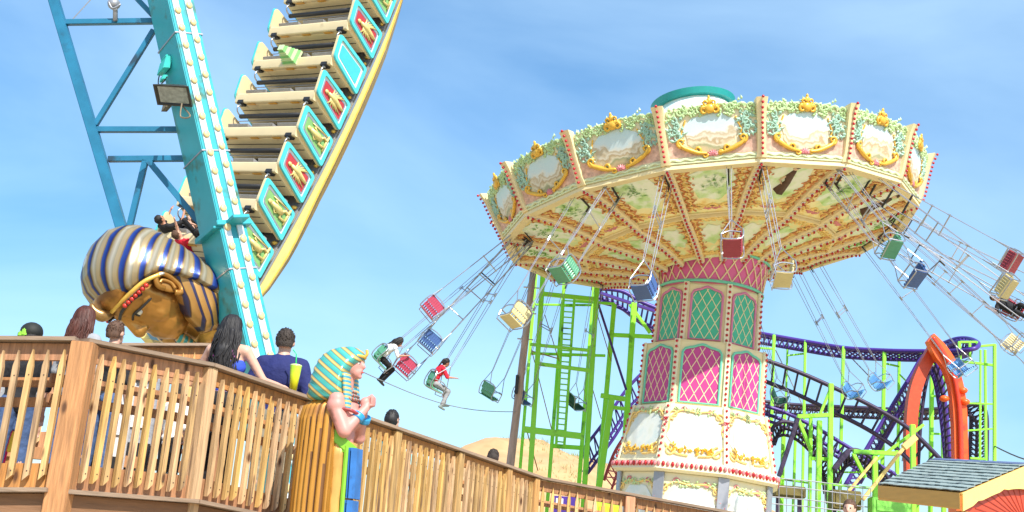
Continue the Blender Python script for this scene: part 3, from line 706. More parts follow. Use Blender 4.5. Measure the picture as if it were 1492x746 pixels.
# lattice: second chord and struts
def LP(px, py): return P(px, py, 22.0)
mb = MB(); mb.beam(LP(46, -110), LP(181, 345), .20, .20); mb.build('chord', tealdark, leg, bevel=.01)
for a, b, w_ in (((84, 33), (222, 31), .11), ((142, 189), (266, 189), .11), ((158, 232), (274, 231), .11), ((224, 44), (139, 182), .10), ((212, 234), (189, 330), .11), ((216, 234), (302, 338), .12), ((181, 344), (300, 452), .12), ((190, -12), (222, 22), .10), ((30, -60), (200, -62), .11)):
    pa, pb = LP(*a), LP(*b)
    mb = MB(); mb.beam(pa, pb, w_, w_); mb.build('strut', tealdark, leg, bevel=.006)
# ball float and cable hanging at the top
mb = MB(); mb.tube([P(168, -30, 21.9), P(168, 30, 21.9)], .05, 8); mb.ell(P(166, 6, 21.9), (.13, .13, .12), 12, 8); mb.tube(bez([P(158, 2, 21.8), P(164, 12, 21.8), P(176, 6, 21.8)], 4), .02, 6); mb.build('hanging_lamp', steelgrey, leg, smooth=True)
mb = MB(); mb.tube([P(104, 30, 22), P(150, -20, 22)], .012, 5); mb.build('guy_wire', steelgrey, leg)
#PART4
# ------------------------------------------------------------------ swing ride
CC = V((6.428, 37.512, 12.897)); RB, RT, HH, PH0, NS = 6.8, 7.30, 1.53, 3.193, 16
cn_ = V((math.sin(-.124), math.sin(.035), 0)); cn_.z = math.sqrt(1 - cn_.length_squared)
e1 = V((0, 1, 0)).cross(cn_).normalized(); e2 = cn_.cross(e1)
CM = frameM(CC, e1, e2, cn_)
swing = thing('swing_ride', 'tall cream swing carousel with painted tilted canopy and pink and green lattice column', 'swing ride', P(1012, 760, 37.5) * 1.0)
sroot = ORG[swing]; BASE = V((P(1010, 760, 37.5).x, 37.5, 0)); swing.location = BASE; ORG[swing] = BASE.copy()
scream = M('swing_cream', (.82, .68, .38), .5, ns=2.5, amt=.05)
swhite = M('swing_ivory', (.82, .75, .52), .5, ns=2.5, amt=.04)
pgreen = M('pale_green_carving', (.50, .66, .34), .5, ns=4, amt=.2)
ppale = M('pale_cream_green', (.70, .76, .48), .5, ns=5, amt=.12)
pteal = M('pale_teal_carving', (.36, .56, .44), .5, ns=6, amt=.2)
pgold = M('carved_gold', (.80, .46, .06), .35, .25, ns=9, amt=.2)
ppink = M('rose_carving', (.66, .22, .24), .5, ns=6, amt=.2)
ppink2 = M('dusty_rose_ground', (.68, .42, .32), .55, ns=9, amt=.5)
pbrown = M('umber_scroll', (.62, .24, .09), .5, ns=6, amt=.2)
porange = M('amber_scroll', (.86, .60, .20), .5, ns=6, amt=.2)
magenta = M('magenta_panel', (.52, .05, .24), .45, ns=3, amt=.12)
lgreen = M('lattice_green', (.06, .46, .27), .45, ns=3, amt=.12)
pinkneck = M('pink_neck', (.68, .12, .30), .45, ns=3, amt=.08)
trimpink = M('trim_pink', (.66, .20, .36), .45, amt=.1)
trimteal = M('trim_mint', (.16, .60, .42), .45, amt=.1)
bulbred = M('red_bulb', (.50, .02, .03), .2, amt=.1)
picmat = ramp_mat('landscape_painting', [(0, (.30, .22, .12)), (.16, (.58, .46, .26)), (.26, (.34, .34, .18)), (.32, (.74, .66, .46)), (.38, (.48, .34, .18)), (.42, (.74, .68, .54)), (.48, (.55, .44, .28)), (.52, (.74, .74, .66)), (.60, (.62, .74, .76)), (1, (.50, .72, .76))], mode='axis', scale=1.6, tilt=(0, .62, 0), k=1, dist=.75, rough=.5, detail=7)
ceilmat = ramp_mat('ceiling_painting', [(.22, (.82, .46, .12)), (.34, (.92, .72, .28)), (.45, (.94, .86, .48)), (.58, (.92, .84, .42)), (.66, (.66, .80, .40)), (.73, (.92, .78, .34)), (.84, (.80, .36, .2))], mode='noise', scale=1.5, rough=.55, detail=5)
ceilmat2 = ramp_mat('inner_ceiling_painting', [(.28, (.75, .22, .12)), (.36, (.92, .76, .34)), (.47, (.74, .84, .44)), (.55, (.94, .86, .52)), (.64, (.64, .78, .38)), (.72, (.92, .74, .32)), (.8, (.75, .24, .14))], mode='noise', scale=1.9, rough=.55, detail=5)
greenpic = ramp_mat('green_garden_picture', [(.3, (.40, .66, .18)), (.42, (.60, .80, .40)), (.5, (.80, .90, .70)), (.6, (.88, .92, .80)), (.75, (.70, .84, .52))], mode='noise', scale=1.8, rough=.55, detail=7)

def C2(x, y, z=0.): return V((x, y, z))
def curl(mb, c, r, a0, turns, th, z=.03, sgn=1, n=14):
    pts = []; rs = []
    for i in range(n + 1):
        t = i / n; a = a0 + sgn * turns * 2 * PI * t; q = r * (1 - .78 * t)
        pts.append(C2(c[0] + q * math.cos(a), c[1] + q * math.sin(a), z)); rs.append(th * (1 - .55 * t))
    mb.tube(pts, rs, 6)
def leaf(mb, x, y, a, l, w, z=.04):
    d = V((math.cos(a), math.sin(a), 0)); nrm = V((-d.y, d.x, 0)); c = C2(x, y, z)
    pts = [c, c + d * l * .35 + nrm * w * .5 + V((0, 0, .02)), c + d * l, c + d * l * .35 - nrm * w * .5 + V((0, 0, .02)), c + d * l * .4 + V((0, 0, .06))]
    mb.add(pts, [(0, 1, 4), (1, 2, 4), (2, 3, 4), (3, 0, 4), (0, 3, 2, 1)])
chb, cht = RB * math.sin(PI / NS), RT * math.sin(PI / NS); apb, apt = RB * math.cos(PI / NS), RT * math.cos(PI / NS)
SL = math.hypot(HH, apt - apb)
def hw(y): return chb + (cht - chb) * y / SL
def valance_parts():
    """one valance panel in its own plane: x along the rim, y up, z outward"""
    rr = random.Random(11); out = []
    mb = MB(); mb.prism([(-chb, 0), (chb, 0), (hw(SL * .93), SL * .93), (.9, SL * .99), (.3, SL * 1.02), (-.3, SL * 1.02), (-.9, SL * .99), (-hw(SL * .93), SL * .93)], .05, (0, 0, -.05))
    base = mb.build('valance_panel', swhite, None, bevel=.008); ORG[base] = V((0, 0, 0))
    def part(nm, mb, mt, **k): return mb.build(nm, mt, base, local=True, **k)
    mb = MB(); o = []
    for i in range(40):
        a = 2 * PI * i / 40; rx = .74 + .05 * math.sin(5 * a) + .03 * math.sin(9 * a + 1); ry = .52 + .04 * math.sin(6 * a) ; c, s = math.cos(a), math.sin(a)
        o.append((rx * math.copysign(abs(c) ** .75, c), .84 + ry * math.copysign(abs(s) ** .8, s)))
    mb.prism(o, .016, (0, 0, .002)); part('landscape_picture', mb, picmat)
    mb = MB()   # rose ground in the lower corners
    for s in (-1, 1): mb.prism([(s * 1.24, .20), (s * .15, .22), (s * .45, .36), (s * .80, .50), (s * .95, .78), (s * 1.22, .82)], .008, (0, 0, .001))
    part('rose_ground', mb, ppink2)
    for s in (-1, 1):      # teal acanthus at both sides
        mb = MB()
        for i in range(34):
            y = rr.uniform(.68, 1.30); x = s * rr.uniform(.80, 1.20); leaf(mb, x, y, rr.uniform(0, 2 * PI), rr.uniform(.12, .26), rr.uniform(.06, .12), .03)
        for k in range(4): curl(mb, (s * (.98 + .05 * (k % 2)), .78 + .15 * k), .12, PI / 2, .9, .035, .05, s)
        part('teal_acanthus', mb, pteal)
    mb = MB()   # green crest along the top
    for i in range(130):
        x = rr.uniform(-1.30, 1.30); y = SL * .97 - .10 * (abs(x) > .95) + rr.uniform(-.22, .10) + .06 * math.cos(x * 7); leaf(mb, x, y - .03, rr.uniform(-.3, PI + .3), rr.uniform(.09, .18), rr.uniform(.07, .13), .03)
    for k in range(-4, 5):
        if k: curl(mb, (k * .28, SL * .94 - .05 * abs(k) * .4 + .03), .13, 0, .9, .038, .05, 1 if k > 0 else -1)
    part('leaf_crest', mb, pgreen)
    mb = MB()   # green wave moulding at the bottom
    mb.tube([C2(-1.22 + 2.44 * i / 48, .13 + .025 * math.sin(i * .9), .02) for i in range(49)], .04, 6)
    mb.tube([C2(-1.26 + 2.52 * i / 20, .045, .02) for i in range(21)], .028, 6)
    part('wave_moulding', mb, ppale)
    mb = MB()   # gold shell cartouche standing above the rim
    gx = rr.uniform(-.02, .02)
    for k in range(9):
        a = R(20 + 140 * k / 8); leaf(mb, gx + .05 * math.cos(a), 1.48, a, .24 + .05 * math.sin(a * 3), .11, .08)
    mb.ell((gx, 1.50, .08), (.15, .14, .08), 10, 7); mb.ell((gx, 1.70, .05), (.09, .12, .07), 8, 6); mb.ell((gx, 1.82, .05), (.04, .07, .04), 8, 6)
    curl(mb, (gx - .15, 1.46), .11, PI / 2, 1, .05, .08, 1); curl(mb, (gx + .15, 1.46), .11, PI / 2, 1, .05, .08, -1)
    curl(mb, (gx - .12, 1.66), .08, 0, .9, .04, .08, 1); curl(mb, (gx + .12, 1.66), .08, PI, .9, .04, .08, -1)
    part('gold_cartouche', mb, pgold, smooth=True)
    mb = MB()   # gold scrolls below the picture
    for s in (-1, 1):
        mb.tube(bez([C2(s * .16, .26, .05), C2(s * .42, .30, .06), C2(s * .66, .40, .06), C2(s * .84, .50, .06), C2(s * .92, .64, .05)], 5), [.035 + .03 * math.sin(i / 20 * PI) for i in range(21)], 6)
        curl(mb, (s * .86, .62), .13, -PI / 2, 1.1, .05, .06, s); curl(mb, (s * .42, .38), .11, -PI / 2, 1, .045, .06, -s); curl(mb, (s * .22, .24), .09, 0, 1, .035, .05, s)
        mb.tube(bez([C2(s * .76, .66, .03), C2(s * .84, .85, .03), C2(s * .76, 1.06, .03), C2(s * .70, 1.24, .03)], 5), .022, 6)
    part('gold_scroll', mb, pgold, smooth=True)
    mb = MB()
    for k in range(7): leaf(mb, 0, .20, R(10 + 160 * k / 6), .18, .10, .05)
    mb.ell((0, .24, .05), (.08, .07, .05), 8, 6)
    part('rose_shell', mb, ppink)
    return base
VP = valance_parts()
def sector_frame(k, mid=True):
    a = PH0 + 2 * PI * (k + (.5 if mid else 0)) / NS; return a
BULBN = 0
bulb_big = []; bulb_rest = MB()
def to_world(p): return CM @ V(p)
cam_side = []
for k in range(NS):
    a = sector_frame(k); d = V((math.cos(a), math.sin(a), 0)); tx = V((-math.sin(a), math.cos(a), 0)); upv = (d * (apt - apb) + V((0, 0, HH))).normalized(); nz = tx.cross(upv)
    M4 = CM @ frameM(d * apb, tx, upv, nz)
    o = VP if k == 0 else copy_tree(VP, swing)
    if k == 0: o.parent = swing; link_child(o, swing)
    o.matrix_basis = Matrix.Translation(-ORG[swing]) @ M4
    # divider pilaster at the sector's corner
    a = sector_frame(k, False); d = V((math.cos(a), math.sin(a), 0)); tx = V((-math.sin(a), math.cos(a), 0)); b0 = d * RB; b1 = d * RT + V((0, 0, HH)); up = (b1 - b0).normalized()
    mb = MB()
    prof = [(0, .15, .02), (.25, .12, .06), (.9, .12, .09), (1.35, .14, .12), (1.62, .17, .20)]
    mb.loft([[b0 + up * y + tx * (-w_) + d * -.05, b0 + up * y + tx * (-w_) + d * (.02 + z), b0 + up * y + d * (.06 + z), b0 + up * y + tx * w_ + d * (.02 + z), b0 + up * y + tx * w_ + d * -.05] for y, w_, z in prof])
    mb.xf(CM); mb.build('pilaster', scream, swing, auto=50)
    for q in range(12):
        y = .08 + q * .138; z = float(np.interp(y, [p[0] for p in prof], [p[2] for p in prof])); c = CM @ (b0 + up * y + d * (.11 + z))
        mb = MB(); mb.ell(c, .042, 8, 6)
        if k < 8: mb.build('red_bulb', bulbred, swing, smooth=True)
        else: bulb_rest.add(mb.v, mb.f)
# painted ceiling, in sectors
prof_o = [(6.78, .03), (6.2, -.06), (5.5, -.22), (4.8, -.42), (4.15, -.62)]
prof_i = [(4.13, -.74), (3.5, -.80), (2.8, -.96), (2.2, -1.16), (1.78, -1.36)]
def prof(rr_, v):
    xs = [0, .25, .5, .75, 1]; return float(np.interp(v, xs, [q[0] for q in rr_])), float(np.interp(v, xs, [q[1] for q in rr_]))
def Sf(rr_, u, v, off=0.):
    r_, z = prof(rr_, v); ap = r_ * math.cos(PI / NS); return V((ap, u * r_ * math.sin(PI / NS), z - off))
def ceil_sector(rr_, nm, mt, outer):
    rn = random.Random(4 if outer else 8)
    mb = MB(); g_ = [[Sf(rr_, u, v / 8) for u in (-1, -.5, 0, .5, 1)] for v in range(9)]; g2 = [[p + V((0, 0, .05)) for p in r_] for r_ in g_]
    mb.loft(g_, False, wrap=False); mb.loft(g2, False, wrap=False)
    base = mb.build(nm, mt, None); ORG[base] = V((0, 0, 0))
    # picture
    mb = MB(); n = 28; o = []
    for i in range(n):
        a = 2 * PI * i / n; ru = (.58 if outer else .5) + .05 * math.sin(4 * a + .6); rv = (.30 if outer else .20) + .03 * math.sin(6 * a)
        c, s = math.cos(a), math.sin(a); o.append(Sf(rr_, ru * math.copysign(abs(c) ** .7, c), .44 + rv * math.copysign(abs(s) ** .7, s), .014))
    ctr = Sf(rr_, 0, .44, .014); mb.add(o + [ctr], [(i, (i + 1) % n, n) for i in range(n)]); mb.build('garden_picture', greenpic, base, local=True)
    for nm2, mt2, w_, ofs in (('umber_scroll', pbrown, .026, 0), ('amber_scroll', porange, .034, .06)):
        mb = MB()
        for s in (-1, 1):
            for st in ((.62, .82) if ofs == 0 else (.72,)):
                ph = rn.uniform(0, 6); pts = [Sf(rr_, s * (st + .07 * math.sin(t * 2.2 + ph)), .04 + .9 * t / 24, .02) for t in range(25)]; mb.tube(pts, w_, 5)
                for q in range(7):
                    v = .08 + .13 * q; c = Sf(rr_, s * (st - .02), v, .02); rr2 = .17 * (1 - .3 * v); a0 = rn.uniform(0, 6)
                    mb.tube([c + V((math.cos(a0 + t * .7) * rr2 * (1 - t / 12), math.sin(a0 + t * .7) * rr2 * (1 - t / 12), -.20 * math.cos(a0 + t * .7) * rr2)) for t in range(9)], w_ * .75, 5)
        for v in (.03, .84):
            mb.tube([Sf(rr_, -.8 + 1.6 * t / 20, v + .02 * math.sin(t * 1.1), .02) for t in range(21)], w_, 5)
            for q in range(6):
                c = Sf(rr_, -.6 + .24 * q, v + .05, .02); mb.tube([c + V((math.sin(t * .8) * .10, math.cos(t * .8) * .13, 0)) for t in range(7)], w_ * .7, 5)
        mb.build(nm2, mt2, base, local=True)
    if outer:
        mb = MB(); mb.tube([Sf(rr_, -.95 + 1.9 * t / 10, .99, .03) for t in range(11)], .035, 5); mb.build('edge_moulding', scream, base, local=True); mb = MB(); mb.tube([Sf(rr_, -.95 + 1.9 * t / 10, .015, .02) for t in range(11)], .04, 5); mb.build('edge_moulding', scream, base, local=True)
        mb = MB()
        for q in range(5): mb.ell(Sf(rr_, -.25 + .12 * q, .88 + .02 * (q % 2), .03), (.09, .08, .03), 6, 4)
        mb.build('rose_flowers', ppink, base, local=True)
    return base
SO = ceil_sector(prof_o, 'ceiling_panel', ceilmat, True); SI = ceil_sector(prof_i, 'inner_ceiling_panel', ceilmat2, False)
foliage = M('painted_foliage', (.16, .42, .05), .6, ns=6, amt=.35); figdark = M('painted_figure', (.10, .05, .03), .6, amt=.3); figskin = M('painted_figure_skin', (.70, .50, .34), .6, amt=.1)
for k in range(NS):
    for S_ in (SO, SI):
        o = S_ if k == 0 else copy_tree(S_, swing)
        if k == 0: o.parent = swing; link_child(o, swing)
        o.matrix_basis = Matrix.Translation(-ORG[swing]) @ CM @ Matrix.Rotation(sector_frame(k), 4, 'Z')
        if S_ is SO: so_k = o
    # each ceiling picture shows something of its own
    rn = random.Random(30 + k); Mz = CM @ Matrix.Rotation(sector_frame(k), 4, 'Z'); mb = MB()
    if k in (4, 6, 10):         # lady figure
        def Q(u, v, o_=.03): return Sf(prof_o, u, v, o_)
        mb.mat(0); mb.tube([Q(.02, .24), Q(-.02, .34), Q(.05, .44), Q(-.05, .60)], [.06, .13, .10, .19], 6); mb.mat(1); mb.ell(Q(.0, .20), (.09, .09, .05), 8, 6); mb.tube([Q(-.05, .3), Q(-.2, .42), Q(-.05, .5)], .035, 5)
        mb.mat(0); mb.ell(Q(.03, .16), (.08, .09, .05), 8, 6)
        mb.xf(Mz); pm = mb.build('painted_figure', [figdark, figskin], swing, smooth=True)
    else:
        cu_, cv_ = rn.uniform(-.15, .15), rn.uniform(.36, .5)
        for q in range(70):
            u = rn.gauss(cu_, .15); v = rn.gauss(cv_, .09); p = Sf(prof_o, max(-.42, min(.42, u)), max(.2, min(.66, v)), .022); a = rn.uniform(0, 2 * PI); l = rn.uniform(.05, .14); d = V((math.cos(a), math.sin(a), -.25 * math.cos(a))) * l; e_ = V((-math.sin(a), math.cos(a), .25 * math.sin(a))) * l * .35
            mb.add([p, p + d + e_, p + d * 1.4, p + d - e_], [(0, 1, 2, 3)])
        mb.xf(Mz); mb.build('painted_foliage', foliage, swing)
    # curved rib with its row of lamps
    a = sector_frame(k, False); full = [(6.8, .0), (6.2, -.09), (5.5, -.25), (4.8, -.46), (4.15, -.70), (3.5, -.84), (2.8, -1.0), (2.2, -1.2), (1.75, -1.42)]
    Mr = CM @ Matrix.Rotation(a, 4, 'Z'); mb = MB(); path_ = bez([(r_, 0, z) for r_, z in full], 3)
    mb.loft([[p + V((0, -.12, .04)), p + V((0, -.11, -.06)), p + V((0, -.05, -.11)), p + V((0, .05, -.11)), p + V((0, .11, -.06)), p + V((0, .12, .04))] for p in path_]); mb.xf(Mr); rib = mb.build('ceiling_rib', scream, swing, auto=40)
    mb = MB(); mw = MB(); nL = 26
    for q in range(nL):
        t = (q + .5) / nL * (len(path_) - 1); i = int(t); p = path_[i].lerp(path_[min(i + 1, len(path_) - 1)], t - i)
        mb.ell(p + V((0, 0, -.165)), (.042, .042, .05), 6, 5)
        mw.box(p + V((0, 0, -.118)), (.12, .13, .012))
    mb.xf(Mr); setp(mb.build('lamps', bulbred, rib, smooth=True), kind='stuff'); mw.xf(Mr); setp(mw.build('lamp_sockets', white, rib), kind='stuff')
if bulb_rest.v: setp(bulb_rest.build('red_bulb', bulbred, swing, smooth=True), kind='stuff')
# rim ring and dark underside edge, top cover, cupola
mb = MB(); mb.loft([[CM @ V((r_ * math.cos(2 * PI * j / 64 + .01), r_ * math.sin(2 * PI * j / 64 + .01), z)) for j in range(64)] for r_, z in ((7.0, 1.35), (5.0, 1.75), (3.0, 2.15), (1.6, 2.55))], cap=False)
mb.build('canopy_roof', M('mint_roof', (.62, .78, .72), .5, ns=3, amt=.06), swing)
mb = MB(); mb.loft([[CM @ V((r_ * math.cos(a), r_ * math.sin(a), z)) for a in [sector_frame(j, False) for j in range(NS)]] for r_, z in ((6.82, -.02), (6.82, -.12), (6.55, -.14), (6.55, -.04))], closed=True); mb.build('rim_band', scream, swing)
mb = MB(); mb.loft([[CM @ V((r_ * math.cos(a), r_ * math.sin(a), z)) for a in [sector_frame(j, False) for j in range(NS)]] for r_, z in ((4.13, -.60), (4.16, -.76), (4.08, -.77), (4.06, -.60))], closed=True); mb.build('step_moulding', scream, swing)
def crown_ring(prof_, nm, mt, **kw):
    mb = MB(); mb.loft([[CM @ V((r_ * math.cos(2 * PI * j / 48), r_ * math.sin(2 * PI * j / 48), z)) for j in range(48)] for r_, z in prof_]); return mb.build(nm, mt, swing, **kw)
hCR = .2
crown_ring(((1.9, 2.3), (1.75, 3.4), (1.5, 4.0), (1.22, 4.5)), 'cupola', ramp_mat('cupola_stripes', [(0, (.66, .80, .74)), (.5, (.66, .80, .74)), (.55, (.86, .86, .80)), (1, (.86, .86, .80))], mode='stripe', k=1.8, tilt=tuple(e1), rnd=0), auto=30)
crown_ring(((1.16, 4.5), (1.40, 4.52), (1.46, 4.72), (1.36, 4.76)), 'cupola_rim', M('dark_teal_rim', (.01, .24, .22), .4, amt=.1), auto=30)

# ------------------------------------------------------------------ the column
axT = P(1038, 392, 37.5); axB = P(1014, 690, 37.5); axd = (axT - axB).normalized()
ay = V((0, -1, 0)); ay = (ay - axd * ay.dot(axd)).normalized(); axx = ay.cross(axd) * -1   # ay toward the viewer
if axx.x < 0: axx = -axx
def zt(px, py, r_):      # height along the axis of a feature seen on the near face
    q = P(px, py, 37.5 - r_); return (q - axB).dot(axd)
TM = frameM(axB, axx, ay, axd)
h_neck_t = zt(1038, 366, 1.8) ; h_t1 = zt(1030, 411, 1.65); h_t2 = zt(1024, 496, 1.8); h_b = zt(1008, 588, 2.1); h_b2 = zt(1003, 672, 2.5); h_c = zt(1003, 690, 2.4)
ground_h = -(axB.z) / axd.z
print('tower heights', h_neck_t, h_t1, h_t2, h_b, h_b2, h_c, ground_h)
A8 = [R(a) for a in (10 + 45 * i for i in range(8))]
def octp(r_, h, i): return TM @ V((r_ * math.sin(A8[i % 8]), r_ * math.cos(A8[i % 8]), h))
def octa(levels, nm, mt, **kw):
    mb = MB(); mb.loft([[octp(r_, h, i) for i in range(8)] for h, r_ in levels]); return mb.build(nm, mt, swing, **kw)
K8 = 1.07
mb = MB(); mb.loft([[TM @ V((r_ * math.cos(a), r_ * math.sin(a), h)) for a in [2 * PI * j / 40 for j in range(40)]] for h, r_ in ((h_t1, 1.64), (h_t1 + .25, 1.68), (h_neck_t - .3, 1.74), (h_neck_t, 1.82), (h_neck_t + .35, 1.84))]); neck = mb.build('neck_drum', pinkneck, swing, auto=40)
mb = MB()
for j in range(28):
    for s in (-1, 1):
        mb.tube([TM @ V(((1.68 + .14 * t) * math.cos(a := 2 * PI * (j + s * t * 1.5) / 28), (1.68 + .14 * t) * math.sin(a), h_t1 + .1 + (h_neck_t - h_t1 - .05) * t)) for t in (0, .25, .5, .75, 1)], .022, 4)
mb.build('cream_lattice', scream, neck)
for hh_, rr_, mt in ((h_neck_t + .06, 1.86, trimteal), (h_t1 + .06, 1.70, trimteal)):
    mb = MB(); mb.tube([TM @ V((rr_ * math.cos(2 * PI * j / 40), rr_ * math.sin(2 * PI * j / 40), hh_)) for j in range(40)], .05, 6, closed=True); mb.build('ring_moulding', mt, neck)
def tier(h0, h1, r0_, r1_, field, trim, nm, arch):
    o = octa([(h0, r0_ * K8), (h0 + .05, (r0_ + .04) * K8), (h1 - .08, (r1_ + .04) * K8), (h1, r1_ * K8)], nm, scream, bevel=.0)
    for i in range(8):
        a, b = octp((r0_ + .04) * K8, h0, i), octp((r0_ + .04) * K8, h0, i + 1); mid = (a + b) / 2; X = (b - a).normalized(); W_ = (b - a).length
        a2, b2 = octp((r1_ + .04) * K8, h1, i), octp((r1_ + .04) * K8, h1, i + 1); Y = ((a2 + b2) / 2 - mid); H_ = Y.length; Y.normalize(); Z = X.cross(Y); cax = TM @ V((0, 0, h0))
        if Z.dot(mid - cax) < 0: X = -X; Z = X.cross(Y)
        w_ = W_ / 2 - .215; hb = .10; ht = H_ - .38
        def outline(e):
            ww = w_ + e; pts = [(-ww, hb - e), (ww, hb - e), (ww, ht - .02)]
            for t in range(1, 8): 
                q = t / 8; pts.append((ww * (1 - q) , ht + e + .20 * (q ** .6) * (1 if q > .3 else .8) + .015 * math.sin(q * 9)))
            pts.append((0, ht + e + .22))
            for t in range(7, 0, -1):
                q = t / 8; pts.append((-ww * (1 - q), ht + e + .20 * (q ** .6) * (1 if q > .3 else .8) + .015 * math.sin(q * 9)))
            pts.append((-ww, ht - .02)); return pts
        mb = MB(); mb.prism(outline(0), .012, mid, X, Y, Z, .004); pf = mb.build('lattice_field', field, o)
        mb = MB(); O_ = outline(.03); mb.tube([mid + X * p[0] + Y * p[1] + Z * .03 for p in O_], .042, 6, closed=True); mb.build('field_frame', trim, o)
        mb = MB(); poly = outline(-.01)
        top = lambda x: float(np.interp(x, [p[0] for p in sorted(poly[3:], key=lambda p: p[0])], [p[1] for p in sorted(poly[3:], key=lambda p: p[0])]))
        sp_ = .30; sl_ = 1.75
        for s in (-1, 1):
            for q in range(-14, 15):
                seg = []
                for t in range(61):
                    y = hb + (ht + .22 - hb) * t / 60; x = s * ((y - hb) / sl_) + q * sp_
                    if abs(x) < w_ - .01 and y < top(x): seg.append((x, y))
                if len(seg) > 1: mb.beam(mid + X * seg[0][0] + Y * seg[0][1] + Z * .018, mid + X * seg[-1][0] + Y * seg[-1][1] + Z * .018, .024, .012, Z)
        mb.build('cream_lattice', scream, o)
        # lamp strip on the corner
        ca, cb = octp((r0_ + .06) * K8, h0, i), octp((r1_ + .06) * K8, h1, i); mb = MB(); mb.beam(ca, cb, .16, .07, (ca + cb) / 2 - TM @ V((0, 0, (h0 + h1) / 2))); mb.build('corner_strip', swhite, o)
        mb = MB(); nb = int((cb - ca).length / .17); od = ((ca + cb) / 2 - TM @ V((0, 0, (h0 + h1) / 2))).normalized()
        for q in range(nb): mb.ell(ca.lerp(cb, (q + .5) / nb) + od * .06, .045, 6, 5)
        setp(mb.build('lamps', bulbred, o, smooth=True), kind='stuff')
    return o
tier(h_t2, h_t1, 1.60, 1.58, lgreen, trimpink, 'green_lattice_tier', 1)
tier(h_b, h_t2 - .01, 1.88, 1.86, magenta, trimteal, 'pink_lattice_tier', 1)
def scroll_face(o, mid, X, Y, Z, w0, w1, H_, full):
    """painted field with carved scrolls on a face of the base"""
    rn = random.Random(int(H_ * 100)); c = H_ * .5
    def q2(mb): mb.xf(frameM(mid, X, Y, Z)); return mb
    mb = MB(); pts = []
    for i in range(24):
        a = 2 * PI * i / 24; pts.append(((w0 * .42 + .04 * math.sin(4 * a)) * math.cos(a), c + (H_ * .34 + .05 * math.cos(6 * a)) * math.sin(a)))
    mb.prism(pts, .01, (0, 0, 0), z0=.012); q2(mb).build('painted_medallion', ramp_mat('medallion_painting', [(.3, (.58, .72, .72)), (.5, (.82, .84, .78)), (.7, (.72, .74, .60))], mode='noise', scale=1.4), o)
    mb = MB()
    for s in (-1, 1):
        curl(mb, (s * w0 * .36, H_ * .18), .20, PI / 2, 1.2, .035, .03, s); curl(mb, (s * w1 * .40, H_ * .80), .17, -PI / 2, 1.2, .03, .03, s)
        mb.tube(bez([C2(s * w0 * .08, H_ * .10, .03), C2(s * w0 * .30, H_ * .14, .03), C2(s * w0 * .47, H_ * .34, .03), C2(s * w0 * .40, H_ * .55, .03), C2(s * w1 * .47, H_ * .72, .03), C2(s * w1 * .28, H_ * .88, .03), C2(0, H_ * .86, .03)], 5), .03, 5)
    q2(mb).build('gold_scroll', porange, o)
    mb = MB(); 
    for q in range(26): leaf(mb, rn.gauss(0, w0 * .14), H_ * .17 + rn.gauss(0, .05), rn.uniform(0, PI), .16, .09, .03)
    for s in (-1, 1):
        for q in range(10): leaf(mb, s * w0 * .30 + rn.gauss(0, .06), H_ * .22 + rn.gauss(0, .06), rn.uniform(0, 6), .14, .07, .03)
    q2(mb).build('gold_leaves', pgold, o)
    mb = MB()
    for s in (-1, 1):
        for q in range(9): leaf(mb, s * w0 * .45 + rn.gauss(0, .03), H_ * .62 + rn.gauss(0, .10), rn.uniform(0, 6), .12, .07, .03)
        curl(mb, (s * w1 * .24, H_ * .90), .11, 0, 1, .025, .03, -s)
    q2(mb).build('rose_leaves', ppink, o)
    mb = MB()
    for q in range(24): leaf(mb, rn.uniform(-.4, .4) * w1, H_ * .88 + rn.gauss(0, .03), rn.uniform(0, 6), .15, .07, .03)
    q2(mb).build('green_leaves', pgreen, o)
def base_tier(h0, h1, r0_, r1_, nm, inset_):
    o = octa([(h0, r0_ * K8), (h1, r1_ * K8)], nm, swhite)
    for i in range(8):
        a, b = octp(r0_ * K8, h0, i), octp(r0_ * K8, h0, i + 1); a2, b2 = octp(r1_ * K8, h1, i), octp(r1_ * K8, h1, i + 1)
        mid = (a + b) / 2; X = (b - a).normalized(); Y = ((a2 + b2) / 2 - mid); H_ = Y.length; Y.normalize(); Z = X.cross(Y)
        if Z.dot(mid - (TM @ V((0, 0, h0)))) < 0: X = -X; Z = X.cross(Y)
        scroll_face(o, mid, X, Y, Z, (b - a).length, (b2 - a2).length, H_, True)
        ca, cb = octp(r0_ * K8 + .02, h0, i), octp(r1_ * K8 + .02, h1, i); od = ((ca + cb) / 2 - TM @ V((0, 0, (h0 + h1) / 2))).normalized()
        if inset_:
            mb = MB(); mb.beam(ca, cb, .17, .06, od); mb.build('corner_strip', swhite, o)
            mb = MB(); nb = int((cb - ca).length / .19)
            for q in range(nb): mb.ell(ca.lerp(cb, (q + .5) / nb) + od * .05, .045, 6, 5)
            setp(mb.build('lamps', bulbred, o, smooth=True), kind='stuff')
        else:
            mb = MB(); mb.beam(ca, cb, .34, .05, od); mb.build('corner_strip', steelgrey, o)
    return o
base_tier(h_b2, h_b - .02, 2.42, 2.08, 'base_skirt', True)
cr_o = octa([(h_c, 2.46 * K8), (h_c + .08, 2.58 * K8), (h_b2 - .01, 2.52 * K8), (h_b2 + .03, 2.40 * K8)], 'cornice', swhite)
mb = MB(); mr = MB()
for i in range(8):
    a, b = octp(2.58 * K8, h_c + .22, i), octp(2.58 * K8, h_c + .22, i + 1)
    for q in range(15):
        c = a.lerp(b, (q + .5) / 15); (mb if q % 2 else mr).ell(c, (.055, .055, .085), 6, 5)
setp(mb.build('lamps', bulbred, cr_o, smooth=True), kind='stuff'); setp(mr.build('rose_beading', ppink, cr_o, smooth=True), kind='stuff')
base_tier(h_c - 2.3, h_c - .01, 2.32, 2.32, 'base_panels', False)
